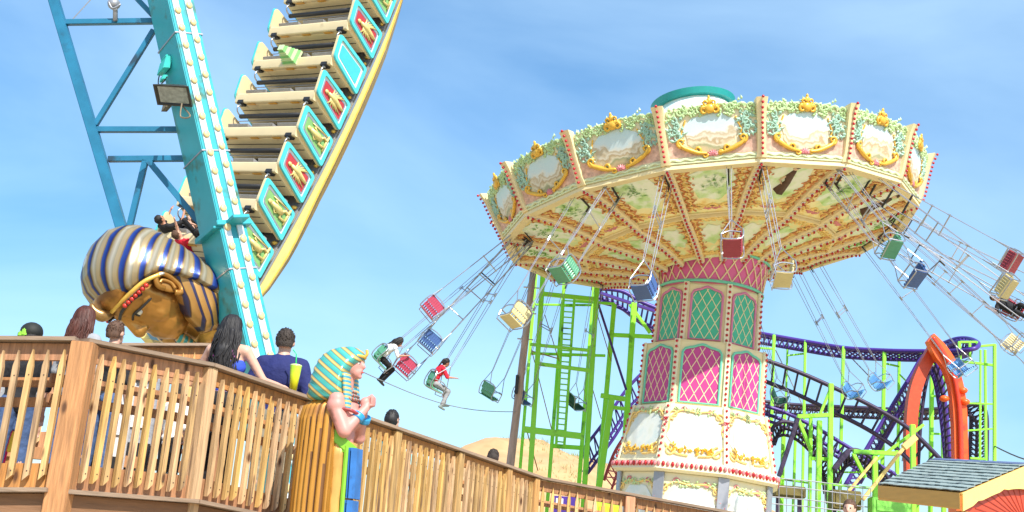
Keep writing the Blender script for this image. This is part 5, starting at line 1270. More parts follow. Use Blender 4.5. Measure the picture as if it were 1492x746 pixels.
# gable board with a scalloped arch
g_out = (Aq - Bq).normalized(); gz = V((0, 0, 1)); gx = V((Rq.x - Aq.x, Rq.y - Aq.y, 0)); gl = gx.length; gx.normalize(); gh = Rq.z - Aq.z
prof_u = [(0, 0), (gl, gh), (2 * gl, 0)]
arc = [(2 * gl, -.30), (1.86 * gl, -.18)] + [(gl * (1.78 - 1.56 * t / 24), -.10 + (gh * .55) * math.sin(PI * t / 24) + (.03 if t % 6 == 0 else 0)) for t in range(25)] + [(.14 * gl, -.18), (0, -.30)]
mb = MB(); mb.prism(prof_u + arc, .05, Aq + V((-.02, -.06, 0)), gx, gz, g_out if g_out.y < 0 else -g_out); mb.build('bargeboard', ylw, kio, bevel=.006)
mb = MB(); mb.prism([(.05, -.30), (2 * gl - .05, -.30), (gl, gh - .04)], .04, Aq + V((.02, .12, 0)), gx, gz, g_out); rg_ = mb.build('gable_wall', redw, kio)
mb = MB(); cg = Aq + V((.0, .06, 0)) + gx * gl - gz * .30
for k in range(19):
    a = R(8 + 164 * k / 18); mb.beam(cg, cg + gx * math.cos(a) * gl * .80 + gz * math.sin(a) * (gh + .1) * .9, .018, .03, g_out)
setp(mb.build('sunburst_slats', M('dark_red_slat', (.34, .03, .015), .5), rg_), kind='stuff')
mb = MB(); mb.beam(Aq - gz * .34 + gx * .1, Aq - gz * .34 + gx * (2 * gl - .1), .10, .10); mb.build('tie_beam', ochre, kio)
for q in (Aq + gx * .16 + (Bq - Aq) * .04, Aq.lerp(Bq, .92) + gx * .12, Aq + gx * gl * 1.1, Aq + gx * (2 * gl - .15)):
    mb = MB(); mb.box((q.x, q.y, (Aq.z - .28) / 2), (.16, .16, Aq.z - .28)); mb.build('post', wood, kio, bevel=.01)
mb = MB(); q = Aq.lerp(Bq, .5) + gx * .7; mb.box((q.x, q.y, .6), (1.6, 1.9, 1.2), (Bq - Aq).normalized(), gx, gz); mb.build('counter', ochre, kio)

# ------------------------------------------------------------------ people
HAIR = {'black': M('black_hair', (.012, .010, .011), .6, ns=30, amt=.5, bump=.5, stretch=(1, 1, .12)), 'auburn': M('auburn_hair', (.07, .018, .010), .6, ns=30, amt=.6, bump=.5, stretch=(1, 1, .12)), 'brown': M('brown_hair', (.10, .05, .028), .75, ns=40, amt=.5, bump=.5, stretch=(1, 1, .25)), 'darkbrown': M('dark_brown_hair', (.035, .024, .018), .75, ns=14, amt=.3, bump=.4, bs=60)}
eyem = M('person_eye', (.03, .02, .02), .2); lipm = M('lips', (.45, .14, .12), .4)
def cloth(nm, c): return M(nm, c, .85, ns=5, amt=.22, bump=1.0, bs=12)
def person(label, loc, yaw, H=1.7, J=None, hair='black', hairstyle='short', shirt=None, trousers=None, shoes=None, skinm=None, sleeve=.5, female=False, headturn=0., headtilt=0., vox=None, Mx=None, hands=True, base_z=None, name='person', legs=True, build_=1.0, shorts=False):
    """local metres for a height of 1.7: x right, y facing, z up; J overrides joints"""
    s = H / 1.7; sm = skinm or skin; vox = vox or .017
    j = dict(pel=(0, 0, .93), belly=(0, .0, 1.08), chest=(0, 0, 1.28), neck=(0, -.01, 1.45), head=(0, .01, 1.585), shL=(-.175, 0, 1.385), shR=(.175, 0, 1.385), elL=(-.23, -.02, 1.10), elR=(.23, -.02, 1.10), wrL=(-.24, .05, .86), wrR=(.24, .05, .86),
             hiL=(-.09, 0, .90), hiR=(.09, 0, .90), knL=(-.10, .01, .49), knR=(.10, .01, .49), anL=(-.11, -.02, .08), anR=(.11, -.02, .08))
    if J: j.update(J)
    j = {k: V(v) * s for k, v in j.items()}
    MX = Mx if Mx is not None else (Matrix.Translation(V(loc)) @ Matrix.Rotation(yaw, 4, 'Z'))
    root = bpy.data.objects.new(name, None); COL.objects.link(root); ORG[root] = V((0, 0, 0)); root.matrix_world = MX; setp(root, label, 'person')
    w_ = (.92 if female else 1.0) * build_
    up = (j['neck'] - j['pel']).normalized(); side = (j['shR'] - j['shL']).normalized(); fwd = up.cross(side).normalized()
    def A_(x, y, z): return Matrix((x, y, z)).transposed()
    TA = A_(side, fwd, up)
    hd = TA.copy(); hd = Matrix.Rotation(headturn, 3, up) @ Matrix.Rotation(headtilt, 3, side) @ hd
    if 'headM' in (J or {}): pass
    HC = j['head']
    def hp(x, y, z): return HC + hd @ (V((x, y, z)) * s)
    torso = [('e', j['chest'], (.165 * w_ * s, .115 * s, .19 * s), TA), ('e', j['belly'], (.14 * w_ * s, .105 * s, .17 * s), TA), ('e', j['pel'], (.16 * s * (1.05 if female else .98), .12 * s, .13 * s), TA), ('c', j['shL'] * .9 + j['neck'] * .1, j['neck'] - up * .03 * s, .062 * s, .05 * s), ('c', j['shR'] * .9 + j['neck'] * .1, j['neck'] - up * .03 * s, .062 * s, .05 * s)]
    prims = list(torso) + [('c', j['neck'] - up * .05 * s, HC - hd @ V((0, 0, .04)) * s, .056 * s * w_, .05 * s)]
    prims += [('e', hp(0, 0, .02), (.074 * s, .092 * s, .098 * s), hd), ('e', hp(0, .025, -.055), (.058 * s, .066 * s, .062 * s), hd), ('e', hp(0, .065, -.095), (.03 * s, .028 * s, .024 * s), hd),
              ('c', hp(0, .088, .02), hp(0, .110, -.022), .011 * s, .016 * s), ('e', hp(.078, -.002, -.005), (.012 * s, .022 * s, .032 * s), hd), ('e', hp(-.078, -.002, -.005), (.012 * s, .022 * s, .032 * s), hd), ('c', hp(-.02, .088, -.055), hp(.02, .088, -.055), .011 * s, .011 * s)]
    for q in 'LR':
        prims += [('c', j['sh' + q], j['el' + q], .052 * s * w_, .040 * s * w_), ('c', j['el' + q], j['wr' + q], .040 * s * w_, .027 * s)]
        if legs: prims += [('c', j['hi' + q], j['kn' + q], .088 * s * w_, .056 * s), ('c', j['kn' + q], j['an' + q], .056 * s, .036 * s), ('e', (j['kn' + q] * .62 + j['an' + q] * .38) - fwd * .012 * s, (.052 * s, .052 * s, .11 * s))]
        # hand: palm, four fingers, thumb
        d = (j['wr' + q] - j['el' + q]).normalized(); wv = j['wr' + q]
        sd_ = d.cross(up); sd_ = sd_.normalized() if sd_.length > .2 else fwd
        prims.append(('e', wv + d * .045 * s, (.036 * s, .022 * s, .048 * s), A_(sd_, d.cross(sd_) * 1.0, d) if True else None))
        if hands:
            nrm_ = sd_.cross(d).normalized()
            for k, ln in enumerate((.062, .075, .07, .055)):
                o0 = wv + d * .08 * s + sd_ * (k - 1.5) * .019 * s; o1 = o0 + (d * .8 - nrm_ * .4).normalized() * ln * .55 * s; o2 = o1 + (d * .4 - nrm_ * .8).normalized() * ln * .5 * s
                prims += [('c', o0, o1, .0095 * s, .009 * s), ('c', o1, o2, .009 * s, .0075 * s)]
            t0 = wv + d * .03 * s + sd_ * -.03 * s; t1 = t0 + (d * .6 - sd_ * .7).normalized() * .04 * s; prims += [('c', t0, t1, .012 * s, .011 * s), ('c', t1, t1 + (d * .9 - nrm_ * .3).normalized() * .035 * s, .011 * s, .009 * s)]
    blob('body', prims, vox * s * .8, [sm], root, smooth_it=2, local=True)
    if shirt:
        pr = [('e', p[1], tuple(v * 1.09 for v in p[2]), p[3]) if p[0] == 'e' else ('c', p[1], p[2], p[3] * 1.10, p[4] * 1.02) for p in torso]
        for q in 'LR':
            e_ = j['sh' + q].lerp(j['el' + q], min(1, sleeve * 2)); pr.append(('c', j['sh' + q], e_, .064 * s * w_, .056 * s * w_))
            if sleeve > .5: pr.append(('c', j['el' + q], j['el' + q].lerp(j['wr' + q], (sleeve - .5) * 2), .052 * s, .042 * s))
        blob('shirt', pr, .018 * s, [shirt], root, smooth_it=3, local=True)
    if trousers and legs:
        pr = [('e', j['pel'], (.175 * s, .132 * s, .13 * s), TA)]
        for q in 'LR':
            pr += [('c', j['hi' + q], j['kn' + q], .100 * s * w_, .072 * s)]
            if not shorts: pr += [('c', j['kn' + q], j['an' + q].lerp(j['kn' + q], .08), .072 * s, .056 * s)]
        blob('trousers', pr, .022 * s, [trousers], root, smooth_it=3, local=True)
    if legs:
        for q in 'LR':
            dn = (j['an' + q] - j['kn' + q]).normalized(); f_ = fwd - dn * fwd.dot(dn); f_ = f_.normalized() if f_.length > .1 else fwd
            a = j['an' + q] + dn * .03 * s
            blob('shoe', [('c', a - f_ * .04 * s + dn * .02 * s, a + f_ * .13 * s + dn * .03 * s, .042 * s, .034 * s), ('c', a - dn * .04 * s, a, .042 * s, .046 * s)], .016 * s, [shoes or blackp], root, local=True)
    # hair
    hm = HAIR[hair]
    cap = [('e', hp(0, -.014, .034), (.084 * s, .098 * s, .099 * s), hd), ('e', hp(0, -.045, -.01), (.076 * s, .066 * s, .085 * s), hd)]
    hd_i = hd.inverted()
    if hairstyle == 'long':
        cap += [('c', hp(0, -.06, .02), hp(0, -.105, -.22), .078 * s, .075 * s), ('c', hp(0, -.10, -.20), hp(.0, -.125, -.42), .082 * s, .045 * s), ('c', hp(.05, -.05, .02), hp(.075, -.06, -.26), .045 * s, .035 * s), ('c', hp(-.05, -.05, .02), hp(-.075, -.06, -.26), .045 * s, .035 * s)]
        for k in range(7):
            x = -.07 + .0233 * k; cap.append(('c', hp(x, -.10, -.02), hp(x * 1.2 + random.uniform(-.02, .02), -.125, -.40 - random.uniform(0, .10)), .026 * s, .014 * s))
    if hairstyle == 'ponytail':
        cap += [('e', hp(0, -.10, .05), (.04 * s, .04 * s, .04 * s)), ('c', hp(0, -.12, .03), hp(.02, -.16, -.18), .032 * s, .02 * s)]
    if hairstyle == 'bun': cap += [('e', hp(0, -.09, .07), (.05 * s, .05 * s, .05 * s))]
    if hairstyle == 'bowl': cap += [('e', hp(0, -.03, 0), (.092 * s, .096 * s, .10 * s), hd)]
    ho = blob('hair', cap, .011 * s, [hm], root, smooth_it=1, local=True)
    bmh = MB(); rh = random.Random(len(label))
    if hairstyle == 'long':      # loose locks over the back of the head and the shoulders
        for k in range(110):
            a = R(rh.uniform(-205, 25)); rr_ = rh.uniform(.80, 1.12); x0, y0 = .088 * math.cos(a), -.02 + .10 * math.sin(a) * .95; ln = rh.uniform(.26, .50); wv = rh.uniform(.008, .02); ph = rh.uniform(0, 6); fl_ = rh.uniform(.9, 1.5)
            pts = [hp(x0 * .35, -.02 + (y0 + .02) * .35, .132), hp(x0 * .85, y0 * .9, .09), hp(x0 * 1.1, y0 * 1.1 - .01, 0)] + [hp(x0 * (1.1 + fl_ * .35 * t) + wv * math.sin(ph + t * 7), y0 * 1.05 - .035 * t - .02 + wv * math.cos(ph + t * 6), -ln * t) for t in (.25, .5, .75, 1)]
            n_ = 3; q = bez(pts, n_); bmh.tube(q, [max(.0025, .0085 * (1 - .7 * (i / len(q)) ** 2)) * s for i in range(len(q))], 5)
    else:
        for k in range(170):
            a = rh.uniform(0, 2 * PI); el = math.acos(rh.uniform(-.25, 1)); n3 = V((math.sin(el) * math.cos(a), math.sin(el) * math.sin(a), math.cos(el)))
            if n3.y > .35 and n3.z < .55: continue
            p0 = V((.083 * n3.x, -.014 + .097 * n3.y, .034 + .098 * n3.z)); tg = V((rh.gauss(0, .3), -1 if n3.z > .3 else -.2, -.9 if n3.z < .5 else -.1)); tg = (tg - n3 * tg.dot(n3)).normalized(); l = rh.uniform(.02, .035) 
            bmh.tube([hp(*(p0 - n3 * .004)), hp(*(p0 + n3 * .002 + tg * l * .5)), hp(*(p0 + n3 * .001 + tg * l))], [.003 * s, .0032 * s, .001 * s], 4)
    me_ = bpy.data.meshes.new('locks'); me_.from_pydata([tuple(v) for v in bmh.v], [], bmh.f); bm2 = bmesh.new(); bm2.from_mesh(ho.data); 
    LOCKS = me_
    bm2.free()
    # cut the hair free of the face
    bm = bmesh.new(); bm.from_mesh(ho.data); kill = []
    for f in bm.faces:
        l = hd_i @ (f.calc_center_median() - HC) / s
        if l.y > .035 and l.z < .062 - (.0 if hairstyle != 'bowl' else .02): kill.append(f)
        elif hairstyle == 'short' and l.z < -.045: kill.append(f)
    bmesh.ops.delete(bm, geom=kill, context='FACES'); bm.from_mesh(LOCKS); bm.to_mesh(ho.data); bm.free(); ho.data.polygons.foreach_set('use_smooth', [True] * len(ho.data.polygons))
    for sx in (-1, 1):
        mb = MB(); mb.ell(hp(sx * .03, .082, .012), .0105 * s, 8, 6); mb.build('eye', eyem, root, smooth=True, local=True)
    return root, MX, j, hp
def onfloor(px, py, Y, H):
    """stand someone on the deck whose crown is seen at px,py"""
    p = P(px, py, Y); return p
def stand(label, px, py_top, Y, yaw, **kw):
    p = P(px, py_top, Y); z0 = zdeck(p.x, p.y); H = (p.z - z0) / 1.0 * (1.7 / 1.705); return person(label, (p.x, p.y, z0), yaw, H=H, **kw)
navy = cloth('navy_tshirt', (.012, .018, .11)); whitec = cloth('white_shirt', (.78, .78, .76)); redc = cloth('red_shirt', (.62, .01, .035)); jeans = cloth('blue_jeans', (.06, .11, .24)); khaki = cloth('khaki_trousers', (.28, .25, .18)); blackc = cloth('black_cloth', (.012, .012, .015)); pinkc = cloth('pink_top', (.80, .03, .26)); aquac = cloth('aqua_shirt', (.16, .62, .66)); greyc = cloth('grey_cloth', (.30, .31, .33)); royal = cloth('royal_blue_top', (.03, .08, .55))
armrest = dict(elL=(-.30, .12, 1.14), wrL=(-.36, .34, 1.12), elR=(.30, .12, 1.14), wrR=(.34, .34, 1.12))
pw = stand('woman with long auburn hair standing behind the top rail beside the boy', 127, 449, 10.1, R(-25), hair='auburn', hairstyle='long', shirt=greyc, trousers=jeans, female=True, headturn=R(10))
pb = stand('boy with short brown hair behind the rail under the pharaoh head', 171, 469, 10.6, R(-20), hair='brown', hairstyle='short', shirt=blackc, trousers=jeans)
pk, _, _, hpk = stand('child in a dark cap with a green and yellow patch behind the left rail', 48, 474, 10.4, R(30), hair='black', hairstyle='bowl', shirt=blackc, trousers=jeans)
s_ = .9
mb = MB(); mb.ell(hpk(0, -.01, .05), (.10, .11, .09), 16, 10); mb.build('cap', M('black_cap', (.012, .014, .012), .7), pk, smooth=True, local=True)
mb = MB(); mb.box(hpk(-.06, -.075, .03), (.07, .05, .07)); mb.box(hpk(-.11, -.04, .01), (.03, .08, .05)); mb.build('cap_patch', M('green_yellow_patch', (.25, .62, .04), .6), pk, local=True, bevel=.01)
pL, ML, jL, hpL = stand('bare shouldered woman with long black hair leaning on the rail', 341, 462, 10.9, R(-8), hair='black', hairstyle='long', shirt=None, trousers=blackc, female=True, J=dict(elL=(-.32, .10, 1.16), wrL=(-.30, .34, 1.16), elR=(.33, .06, 1.15), wrR=(.42, .28, 1.14)), headturn=R(-14))
sc_ = jL['chest'].z / 1.28
tp_ = blob('halter_top', [('e', jL['belly'] + V((0, 0, .03)), (.155 * sc_, .118 * sc_, .17 * sc_)), ('e', jL['chest'] - V((0, 0, .03)), (.176 * sc_, .122 * sc_, .115 * sc_))], .015, [royal], pL, local=True)
mb = MB()
for s in (-1, 1): mb.tube(bez([(s * .10, -.11, jL['chest'].z + .04), (s * .06, -.10, jL['chest'].z + .12), (s * .03, -.055, jL['neck'].z - .01)], 4), .012, 6)
mb.build('neck_strap', M('purple_strap', (.25, .02, .20), .6), pL, local=True)
pM, MM, jM, hpM = stand('man in a navy T-shirt holding a yellow green cup at the rail', 418, 480, 12.0, R(4), hair='darkbrown', hairstyle='short', shirt=navy, trousers=khaki, J=dict(elL=(-.29, .02, 1.13), wrL=(-.30, .26, 1.02), elR=(.27, -.03, 1.10), wrR=(.12, -.20, 1.06)), build_=1.12)
mb = MB(); c = P(428, 560, 11.70); tpc = P(428, 534, 11.70); h = tpc.z - c.z
cup = thing('drink_cup', 'yellow green plastic cup with green straw held by the man in navy', 'cup', tuple(c))
mb = MB(); mb.loft([[c + V((r_ * math.cos(2 * PI * k / 20), r_ * math.sin(2 * PI * k / 20), z)) for k in range(20)] for z, r_ in ((-.06, .036), (h * .5, .050), (h, .058), (h + .012, .060))]); mb.build('cup_body', ramp_mat('slush_cup', [(0, (.80, .74, .02)), (.5, (.55, .78, .04)), (1, (.30, .72, .10))], mode='axis', tilt=(0, 0, 4), dist=.2, scale=6, rough=.25, rnd=0), cup, smooth=True)
mb = MB(); mb.ell(c + V((0, 0, h + .01)), (.062, .062, .018), 16, 6); mb.build('cup_lid', M('clear_lid', (.70, .85, .35), .2), cup, smooth=True)
mb = MB(); mb.tube([c + V((0, 0, h)), c + V((-.012, 0, h + .13)), c + V((-.05, 0, h + .17))], .007, 6); mb.build('straw', M('green_straw', (.03, .62, .18), .3), cup, smooth=True)
stand('person with black hair whose crown shows above the descending rail', 573, 598, 13.6, R(-40), hair='black', hairstyle='bowl', shirt=aquac, trousers=jeans)
stand('short child whose dark crown just clears the descending rail', 720, 655, 15.6, R(-30), hair='darkbrown', hairstyle='bowl', shirt=redc, trousers=jeans)
stand('person in an aqua shirt standing behind the dense pickets', 600, 640, 13.9, R(10), hair='brown', hairstyle='short', shirt=aquac, trousers=whitec, vox=.03)
stand('person in a pink top seen through the pickets beside the corner post', 42, 512, 10.9, R(10), hair='brown', hairstyle='long', shirt=greyc, trousers=pinkc, vox=.03, female=True)
stand('person in a white shirt behind the middle pickets', 262, 560, 11.8, R(-30), hair='darkbrown', hairstyle='short', shirt=whitec, trousers=blackc, vox=.03)
p_ = P(1238, 729, 14.6); person('person with brown hair at the bottom edge below the coaster', (p_.x, p_.y, p_.z - 1.66), R(150), H=1.66, hair='brown', hairstyle='short', shirt=redc, trousers=jeans, vox=.03)
p2_ = P(1238, 746, 14.6); mb = MB(); 
exitd = thing('exit_platform', 'plank platform at the bottom edge carrying a person', 'platform', (p_.x, p_.y, 0))
for k in range(12): mb.box((p_.x - .9 + k * .16, p_.y, p_.z - 1.70), (.15, 1.6, .04))
mb.build('planks', wood, exitd)
for dx in (-.8, .8):
    mb = MB(); mb.box((p_.x + dx, p_.y, (p_.z - 1.73) / 2), (.12, 1.4, p_.z - 1.73)); mb.build('support_wall', woodbrown, exitd)

# riders in the swings
sit = dict(pel=(0, -.10, .10), belly=(0, -.12, .26), chest=(0, -.13, .46), neck=(0, -.11, .63), head=(0, -.08, .765), shL=(-.175, -.12, .565), shR=(.175, -.12, .565), hiL=(-.10, -.05, .10), hiR=(.10, -.05, .10), knL=(-.12, .38, .12), knR=(.12, .38, .12), anL=(-.13, .46, -.30), anR=(.13, .42, -.30))
def rider(label, key, J, **kw):
    Mx = SEATF[key].copy(); Mx.translation = Mx.translation + Mx.col[2].to_3d() * .03
    return person(label, None, 0, Mx=Mx, J={**sit, **J}, H=1.95, vox=.03, **kw)
rider('rider in a red shirt with dark ponytail and dangling legs', 'red', dict(elL=(-.30, .05, .42), wrL=(-.34, .25, .52), elR=(.30, .05, .42), wrR=(.34, .25, .52), anL=(-.20, .60, -.22), anR=(.16, .40, -.32)), hair='black', hairstyle='ponytail', shirt=redc, trousers=greyc, skinm=skin2, shoes=M('grey_shoe', (.2, .25, .24), .7))
rider('rider in a white shirt leaning sideways in the green swing seat', 'white', dict(elL=(-.34, .0, .46), wrL=(-.36, .18, .70), elR=(.34, .05, .46), wrR=(.36, .22, .66)), hair='black', hairstyle='long', shirt=whitec, trousers=blackc, skinm=skin2)
mr_, MR, jR, hpR = rider('rider in black with sunglasses at the right edge gripping the chains', 'man', dict(elL=(-.34, .04, .50), wrL=(-.36, .0, .78), elR=(.34, .04, .50), wrR=(.36, .0, .78)), hair='darkbrown', hairstyle='short', shirt=blackc, trousers=blackc, skinm=skin2)
mb = MB(); mb.tube([hpR(-.07, .075, .018), hpR(-.03, .102, .018), hpR(.03, .102, .018), hpR(.07, .075, .018)], .018, 6); mb.build('sunglasses', blackp, mr_, local=True)
# riders in the ship, sitting by the bow on the far side
def ship_rider(label, s, t, **kw):
    b = shipM(s); X = -b.col[0].to_3d(); Y = -b.col[1].to_3d(); Z = b.col[2].to_3d()
    J0 = kw.get('J', {}); Mx = frameM(b @ V((t, -.05, .34)), X, Y, Z); hh_ = Mx @ (V((0, -.08, .765))); hx = kw.pop('headpx'); Mx.translation = Mx.translation + (P(hx[0], hx[1], hh_.y) - hh_); print('rider', pxof(hh_), hx)
    J = {**sit, **kw.pop('J', {})}
    return person(label, None, 0, Mx=Mx, J=J, H=1.7, vox=.03, **kw)
ship_rider('rider with black hair holding the lap bar above the pharaoh head', 6.2, -1.0, headpx=(233, 320), hair='black', hairstyle='short', shirt=blackc, trousers=blackc, skinm=skin2, J=dict(elL=(-.30, .10, .45), wrL=(-.25, .36, .52), elR=(.30, .10, .45), wrR=(.25, .36, .52)))
ship_rider('rider in a red top with bare arms raised beside the black haired rider', 6.2, -.4, headpx=(258, 342), hair='brown', hairstyle='short', shirt=redc, trousers=jeans, skinm=skin, sleeve=.1, J=dict(elL=(-.28, .12, .55), wrL=(-.22, .26, .80), elR=(.28, .10, .60), wrR=(.22, .22, .86)))
ship_rider('rider in dark clothes half hidden behind the teal leg', 6.2, .2, headpx=(291, 338), hair='black', hairstyle='short', shirt=blackc, trousers=blackc, skinm=skin)

# ------------------------------------------------------------------ things glimpsed through the railings
def sign_board(nm, lb, cat, x0, y0, x1, y1, Y, mts, parts, posts_=True):
    a, b = P(x0, y0, Y), P(x1, y1, Y); t = thing(nm, lb, cat, ((a.x + b.x) / 2, Y, zdeck((a.x + b.x) / 2, Y) - .0)); W_, H_ = abs(b.x - a.x), abs(a.z - b.z); c = V(((a.x + b.x) / 2, Y, (a.z + b.z) / 2))
    mb = MB(); mb.box(c, (W_, .05, H_)); mb.build('board', mts[0], t, bevel=.006)
    for pn, fx, fz, fw_, fh_, mt in parts:
        mb = MB(); mb.box((c.x + fx * W_, Y - .035, c.z + fz * H_), (W_ * fw_, .02, H_ * fh_)); mb.build(pn, mt, t)
    if posts_:
        mb = MB(); 
        for s in (-1, 1): mb.box((c.x + s * W_ * .42, Y + .04, (b.z + ORG[t].z) / 2), (.06, .05, max(.1, b.z - ORG[t].z)))
        mb.build('legs', woodbrown, t)
    return t
ysign = M('yellow_sign', (.85, .62, .02), .5, amt=.05); rsign = M('red_sign', (.75, .03, .02), .5)
sign_board('yellow_sign', 'tall yellow notice board behind the left pickets', 'sign', 8, 530, 28, 660, 10.9, [ysign], [('black_line', 0, .1, .9, .012, blackp), ('black_line', 0, -.2, .9, .012, blackp)])
sign_board('striped_sign', 'yellow, red and black sign board right of the big corner post', 'sign', 138, 520, 178, 552, 10.9, [ysign], [('red_panel', -.2, .1, .3, .5, rsign), ('black_band', 0, -.35, 1, .12, blackp)])
fzr = sign_board('white_cart', 'white cabinet cart with window panes behind the pickets beside the corner post', 'cart', 126, 552, 176, 700, 11.2, [white], [('window_pane', -.24, .2, .4, .5, M('pale_window', (.75, .80, .84), .1)), ('window_pane', .24, .2, .4, .5, M('pale_window', (.75, .80, .84), .1)), ('dark_base', 0, -.38, 1, .22, blackp)])
sign_board('white_cart', 'second white cabinet behind the middle pickets', 'cart', 186, 548, 212, 700, 12.2, [greyc], [('dark_base', 0, -.3, 1, .3, blackp), ('bright_panel', 0, .2, .8, .4, white)])
sign_board('lime_barrier', 'lime and yellow barrier behind the lower open pickets', 'barrier', 868, 726, 905, 760, 18, [M('lime_barrier', (.45, .80, .04), .5)], [('yellow_panel', 0, 0, .7, .3, ysign)])
sign_board('purple_barrier', 'purple barrier behind the lower open pickets', 'barrier', 805, 722, 838, 760, 18.5, [purple], [('white_panel', -.2, .2, .3, .4, white)])
# stair and fence boards of the queue behind
mb = MB()
inn = thing('inner_queue_rail', 'plain board rail dividing the queue behind the front pickets', 'railing', (A1[0], 11.6, 2))
a, b = P(-60, 515, 11.6), P(325, 560, 12.4)
for dz_ in (0, .28, .9):
    mb = MB(); mb.beam(a - V((0, 0, dz_)), b - V((0, 0, dz_)), .04, .12); mb.build('rail_board', wood, inn, bevel=.004)
for k in range(5):
    q = a.lerp(b, k / 4); mb = MB(); mb.box((q.x, q.y + .06, q.z - .55), (.10, .10, 1.3)); mb.build('post', wood, inn, bevel=.005)

# ------------------------------------------------------------------ painted statue in front of the railing
SD = 10.25
def SPt(px, py, dy=0): return P(px, py, SD + dy)
st = thing('egyptian_statue', 'painted Egyptian statue with crossed arms, teal striped headdress and ribbed golden cloak', 'statue', (SPt(495, 700).x, SD, 0))
so_ = SPt(503, 575); upS = (SPt(512, 500) - SPt(497, 740)).normalized(); upS = (upS * .5 + V((0, 0, .5))).normalized()
fS = V((.975, -.22, 0)); fS = (fS - upS * fS.dot(upS)).normalized(); rS = fS.cross(upS)     # face forward; right hand side is rS (toward the viewer)
if rS.y > 0: pass
SM = frameM(so_, rS, fS, upS); MPP = SD / FPX
sfl = M('statue_flesh', (.58, .26, .22), .5, ns=5, amt=.2, dirt=((.34, .15, .12), 6, .60)); sgold = M('statue_gold', (.52, .24, .035), .36, .3, ns=3, amt=.22, dirt=((.34, .14, .03), 3, .6)); 
def sp3(x, y, z): return SM @ V((x, y, z))
# local units metres: origin at the collar bone height
prims = [('e', (0, .03, .27), (.088, .105, .125)), ('e', (0, .085, .20), (.058, .052, .058)), ('c', (0, .125, .30), (0, .150, .245), .012, .020), ('c', (-.02, .130, .205), (.02, .130, .205), .012, .012), ('c', (-.018, .124, .188), (.018, .124, .188), .012, .012), ('e', (0, .118, .158), (.026, .022, .02)),
         ('e', (.092, .0, .25), (.014, .028, .036)), ('e', (-.092, .0, .25), (.014, .028, .036)), ('c', (.02, .118, .315), (.06, .095, .315), .010, .008), ('c', (-.02, .118, .315), (-.06, .095, .315), .010, .008),
         ('c', (0, 0, -.05), (0, .02, .16), .062, .052), ('e', (0, .01, -.18), (.20, .14, .18)), ('e', (0, 0, -.36), (.15, .11, .20)), ('e', (0, 0, -.62), (.13, .10, .22)), ('c', (-.17, -.01, -.07), (.17, -.01, -.07), .075, .075)]
for s in (1, -1):     # arms crossed with fists on the chest
    o = .0 if s > 0 else .05
    prims += [('e', (s * .17, -.01, -.12), (.085, .085, .085)), ('c', (s * .175, -.01, -.14), (s * .19, .09, -.34 - o * .3), .070, .062), ('c', (s * .19, .09, -.34 - o * .3), (s * .02, .20 + .02 * s, -.10 - o * .2), .056, .036), ('e', (s * .0 + .02 * -s, .215 + .02 * s, -.06 - o * .2), (.044, .042, .05))]
    for k in range(4): prims.append(('c', (-s * (.02 + 0) , .25 + .02 * s, -.09 + k * .022 - o * .2), (s * .045, .24 + .02 * s, -.095 + k * .022 - o * .2), .0125, .0125))
    prims.append(('c', (s * .03, .22, -.03 - o * .2), (s * .01, .25, .0 - o * .2), .013, .012))
SHIFT = Matrix.Identity(4)
bd_ = blob('body', [(p[0], *p[1:]) for p in prims], .0105, [sfl], None, smooth_it=3); bd_.data.transform(SM); bd_.data.transform(Matrix.Translation(-ORG[st])); bd_.parent = st; link_child(bd_, st); ORG[bd_] = ORG[st]
nem = ramp_mat('statue_headdress', [(0, (.05, .34, .32)), (.45, (.10, .50, .42)), (.52, (.04, .20, .20)), (.60, (.50, .34, .08)), (.72, (.70, .54, .20)), (.88, (.45, .28, .06)), (.95, (.03, .20, .24))], mode='stripe', k=13, tilt=tuple(upS * .86 + fS * .62), dist=.25, scale=2, rough=.3, rnd=0, metal=.1)
rg2 = [(.425, .02, .0, .03), (.41, .07, .10, .085), (.385, .105, .17, .125), (.345, .135, .225, .145), (.30, .16, .26, .135), (.24, .185, .285, .075), (.17, .205, .305, .035), (.09, .22, .32, .02), (.01, .22, .33, .03), (-.05, .20, .33, .03), (-.07, .15, .30, .0)]
mb = MB()
def r2(q, a): 
    z, wx, yb, yf = q; c, s = math.cos(a), math.sin(a); e = .75; x = wx * math.copysign(abs(c) ** e, c); y = (yf if s > 0 else yb) * math.copysign(abs(s) ** e, s); rb_ = 1 + .018 * math.sin((z * .86 + y * .62) * 13 * 2 * PI); return sp3(x * rb_, y * rb_, z)
NR2 = [[float(np.interp(i / 60 * 10, range(11), [q[k] for q in rg2])) for k in range(4)] for i in range(61)]
mb.loft([[r2(q, 2 * PI * j / 64) for j in range(64)] for q in NR2]); mb.build('headdress', nem, st, smooth=True)
for s in (1, -1):
    mb = MB(); mb.loft([[sp3(s * (.075 + .075 * math.cos(2 * PI * j / 16)) + s * .03, .03 + .035 * math.sin(2 * PI * j / 16) + .05 * t, .17 - .33 * t) for j in range(16)] for t in [k / 10 for k in range(11)]]); mb.build('lappet', ramp_mat('statue_lappet', [(0, (.05, .26, .34)), (.5, (.08, .34, .42)), (.62, (.60, .40, .12)), (1, (.60, .42, .14))], mode='stripe', k=26, tilt=tuple(upS), dist=.1, rough=.35, rnd=0), st, smooth=True)
mb = MB(); mb.tube([sp3(.115 * math.cos(a), .035 + .115 * math.sin(a), .335) for a in [R(-10 + 200 * k / 20) for k in range(21)]], .014, 8); mb.tube(bez([sp3(0, .145, .335), sp3(0, .17, .36), sp3(0, .165, .40)], 4), .014, 6); mb.build('brow_band', gold, st, smooth=True)
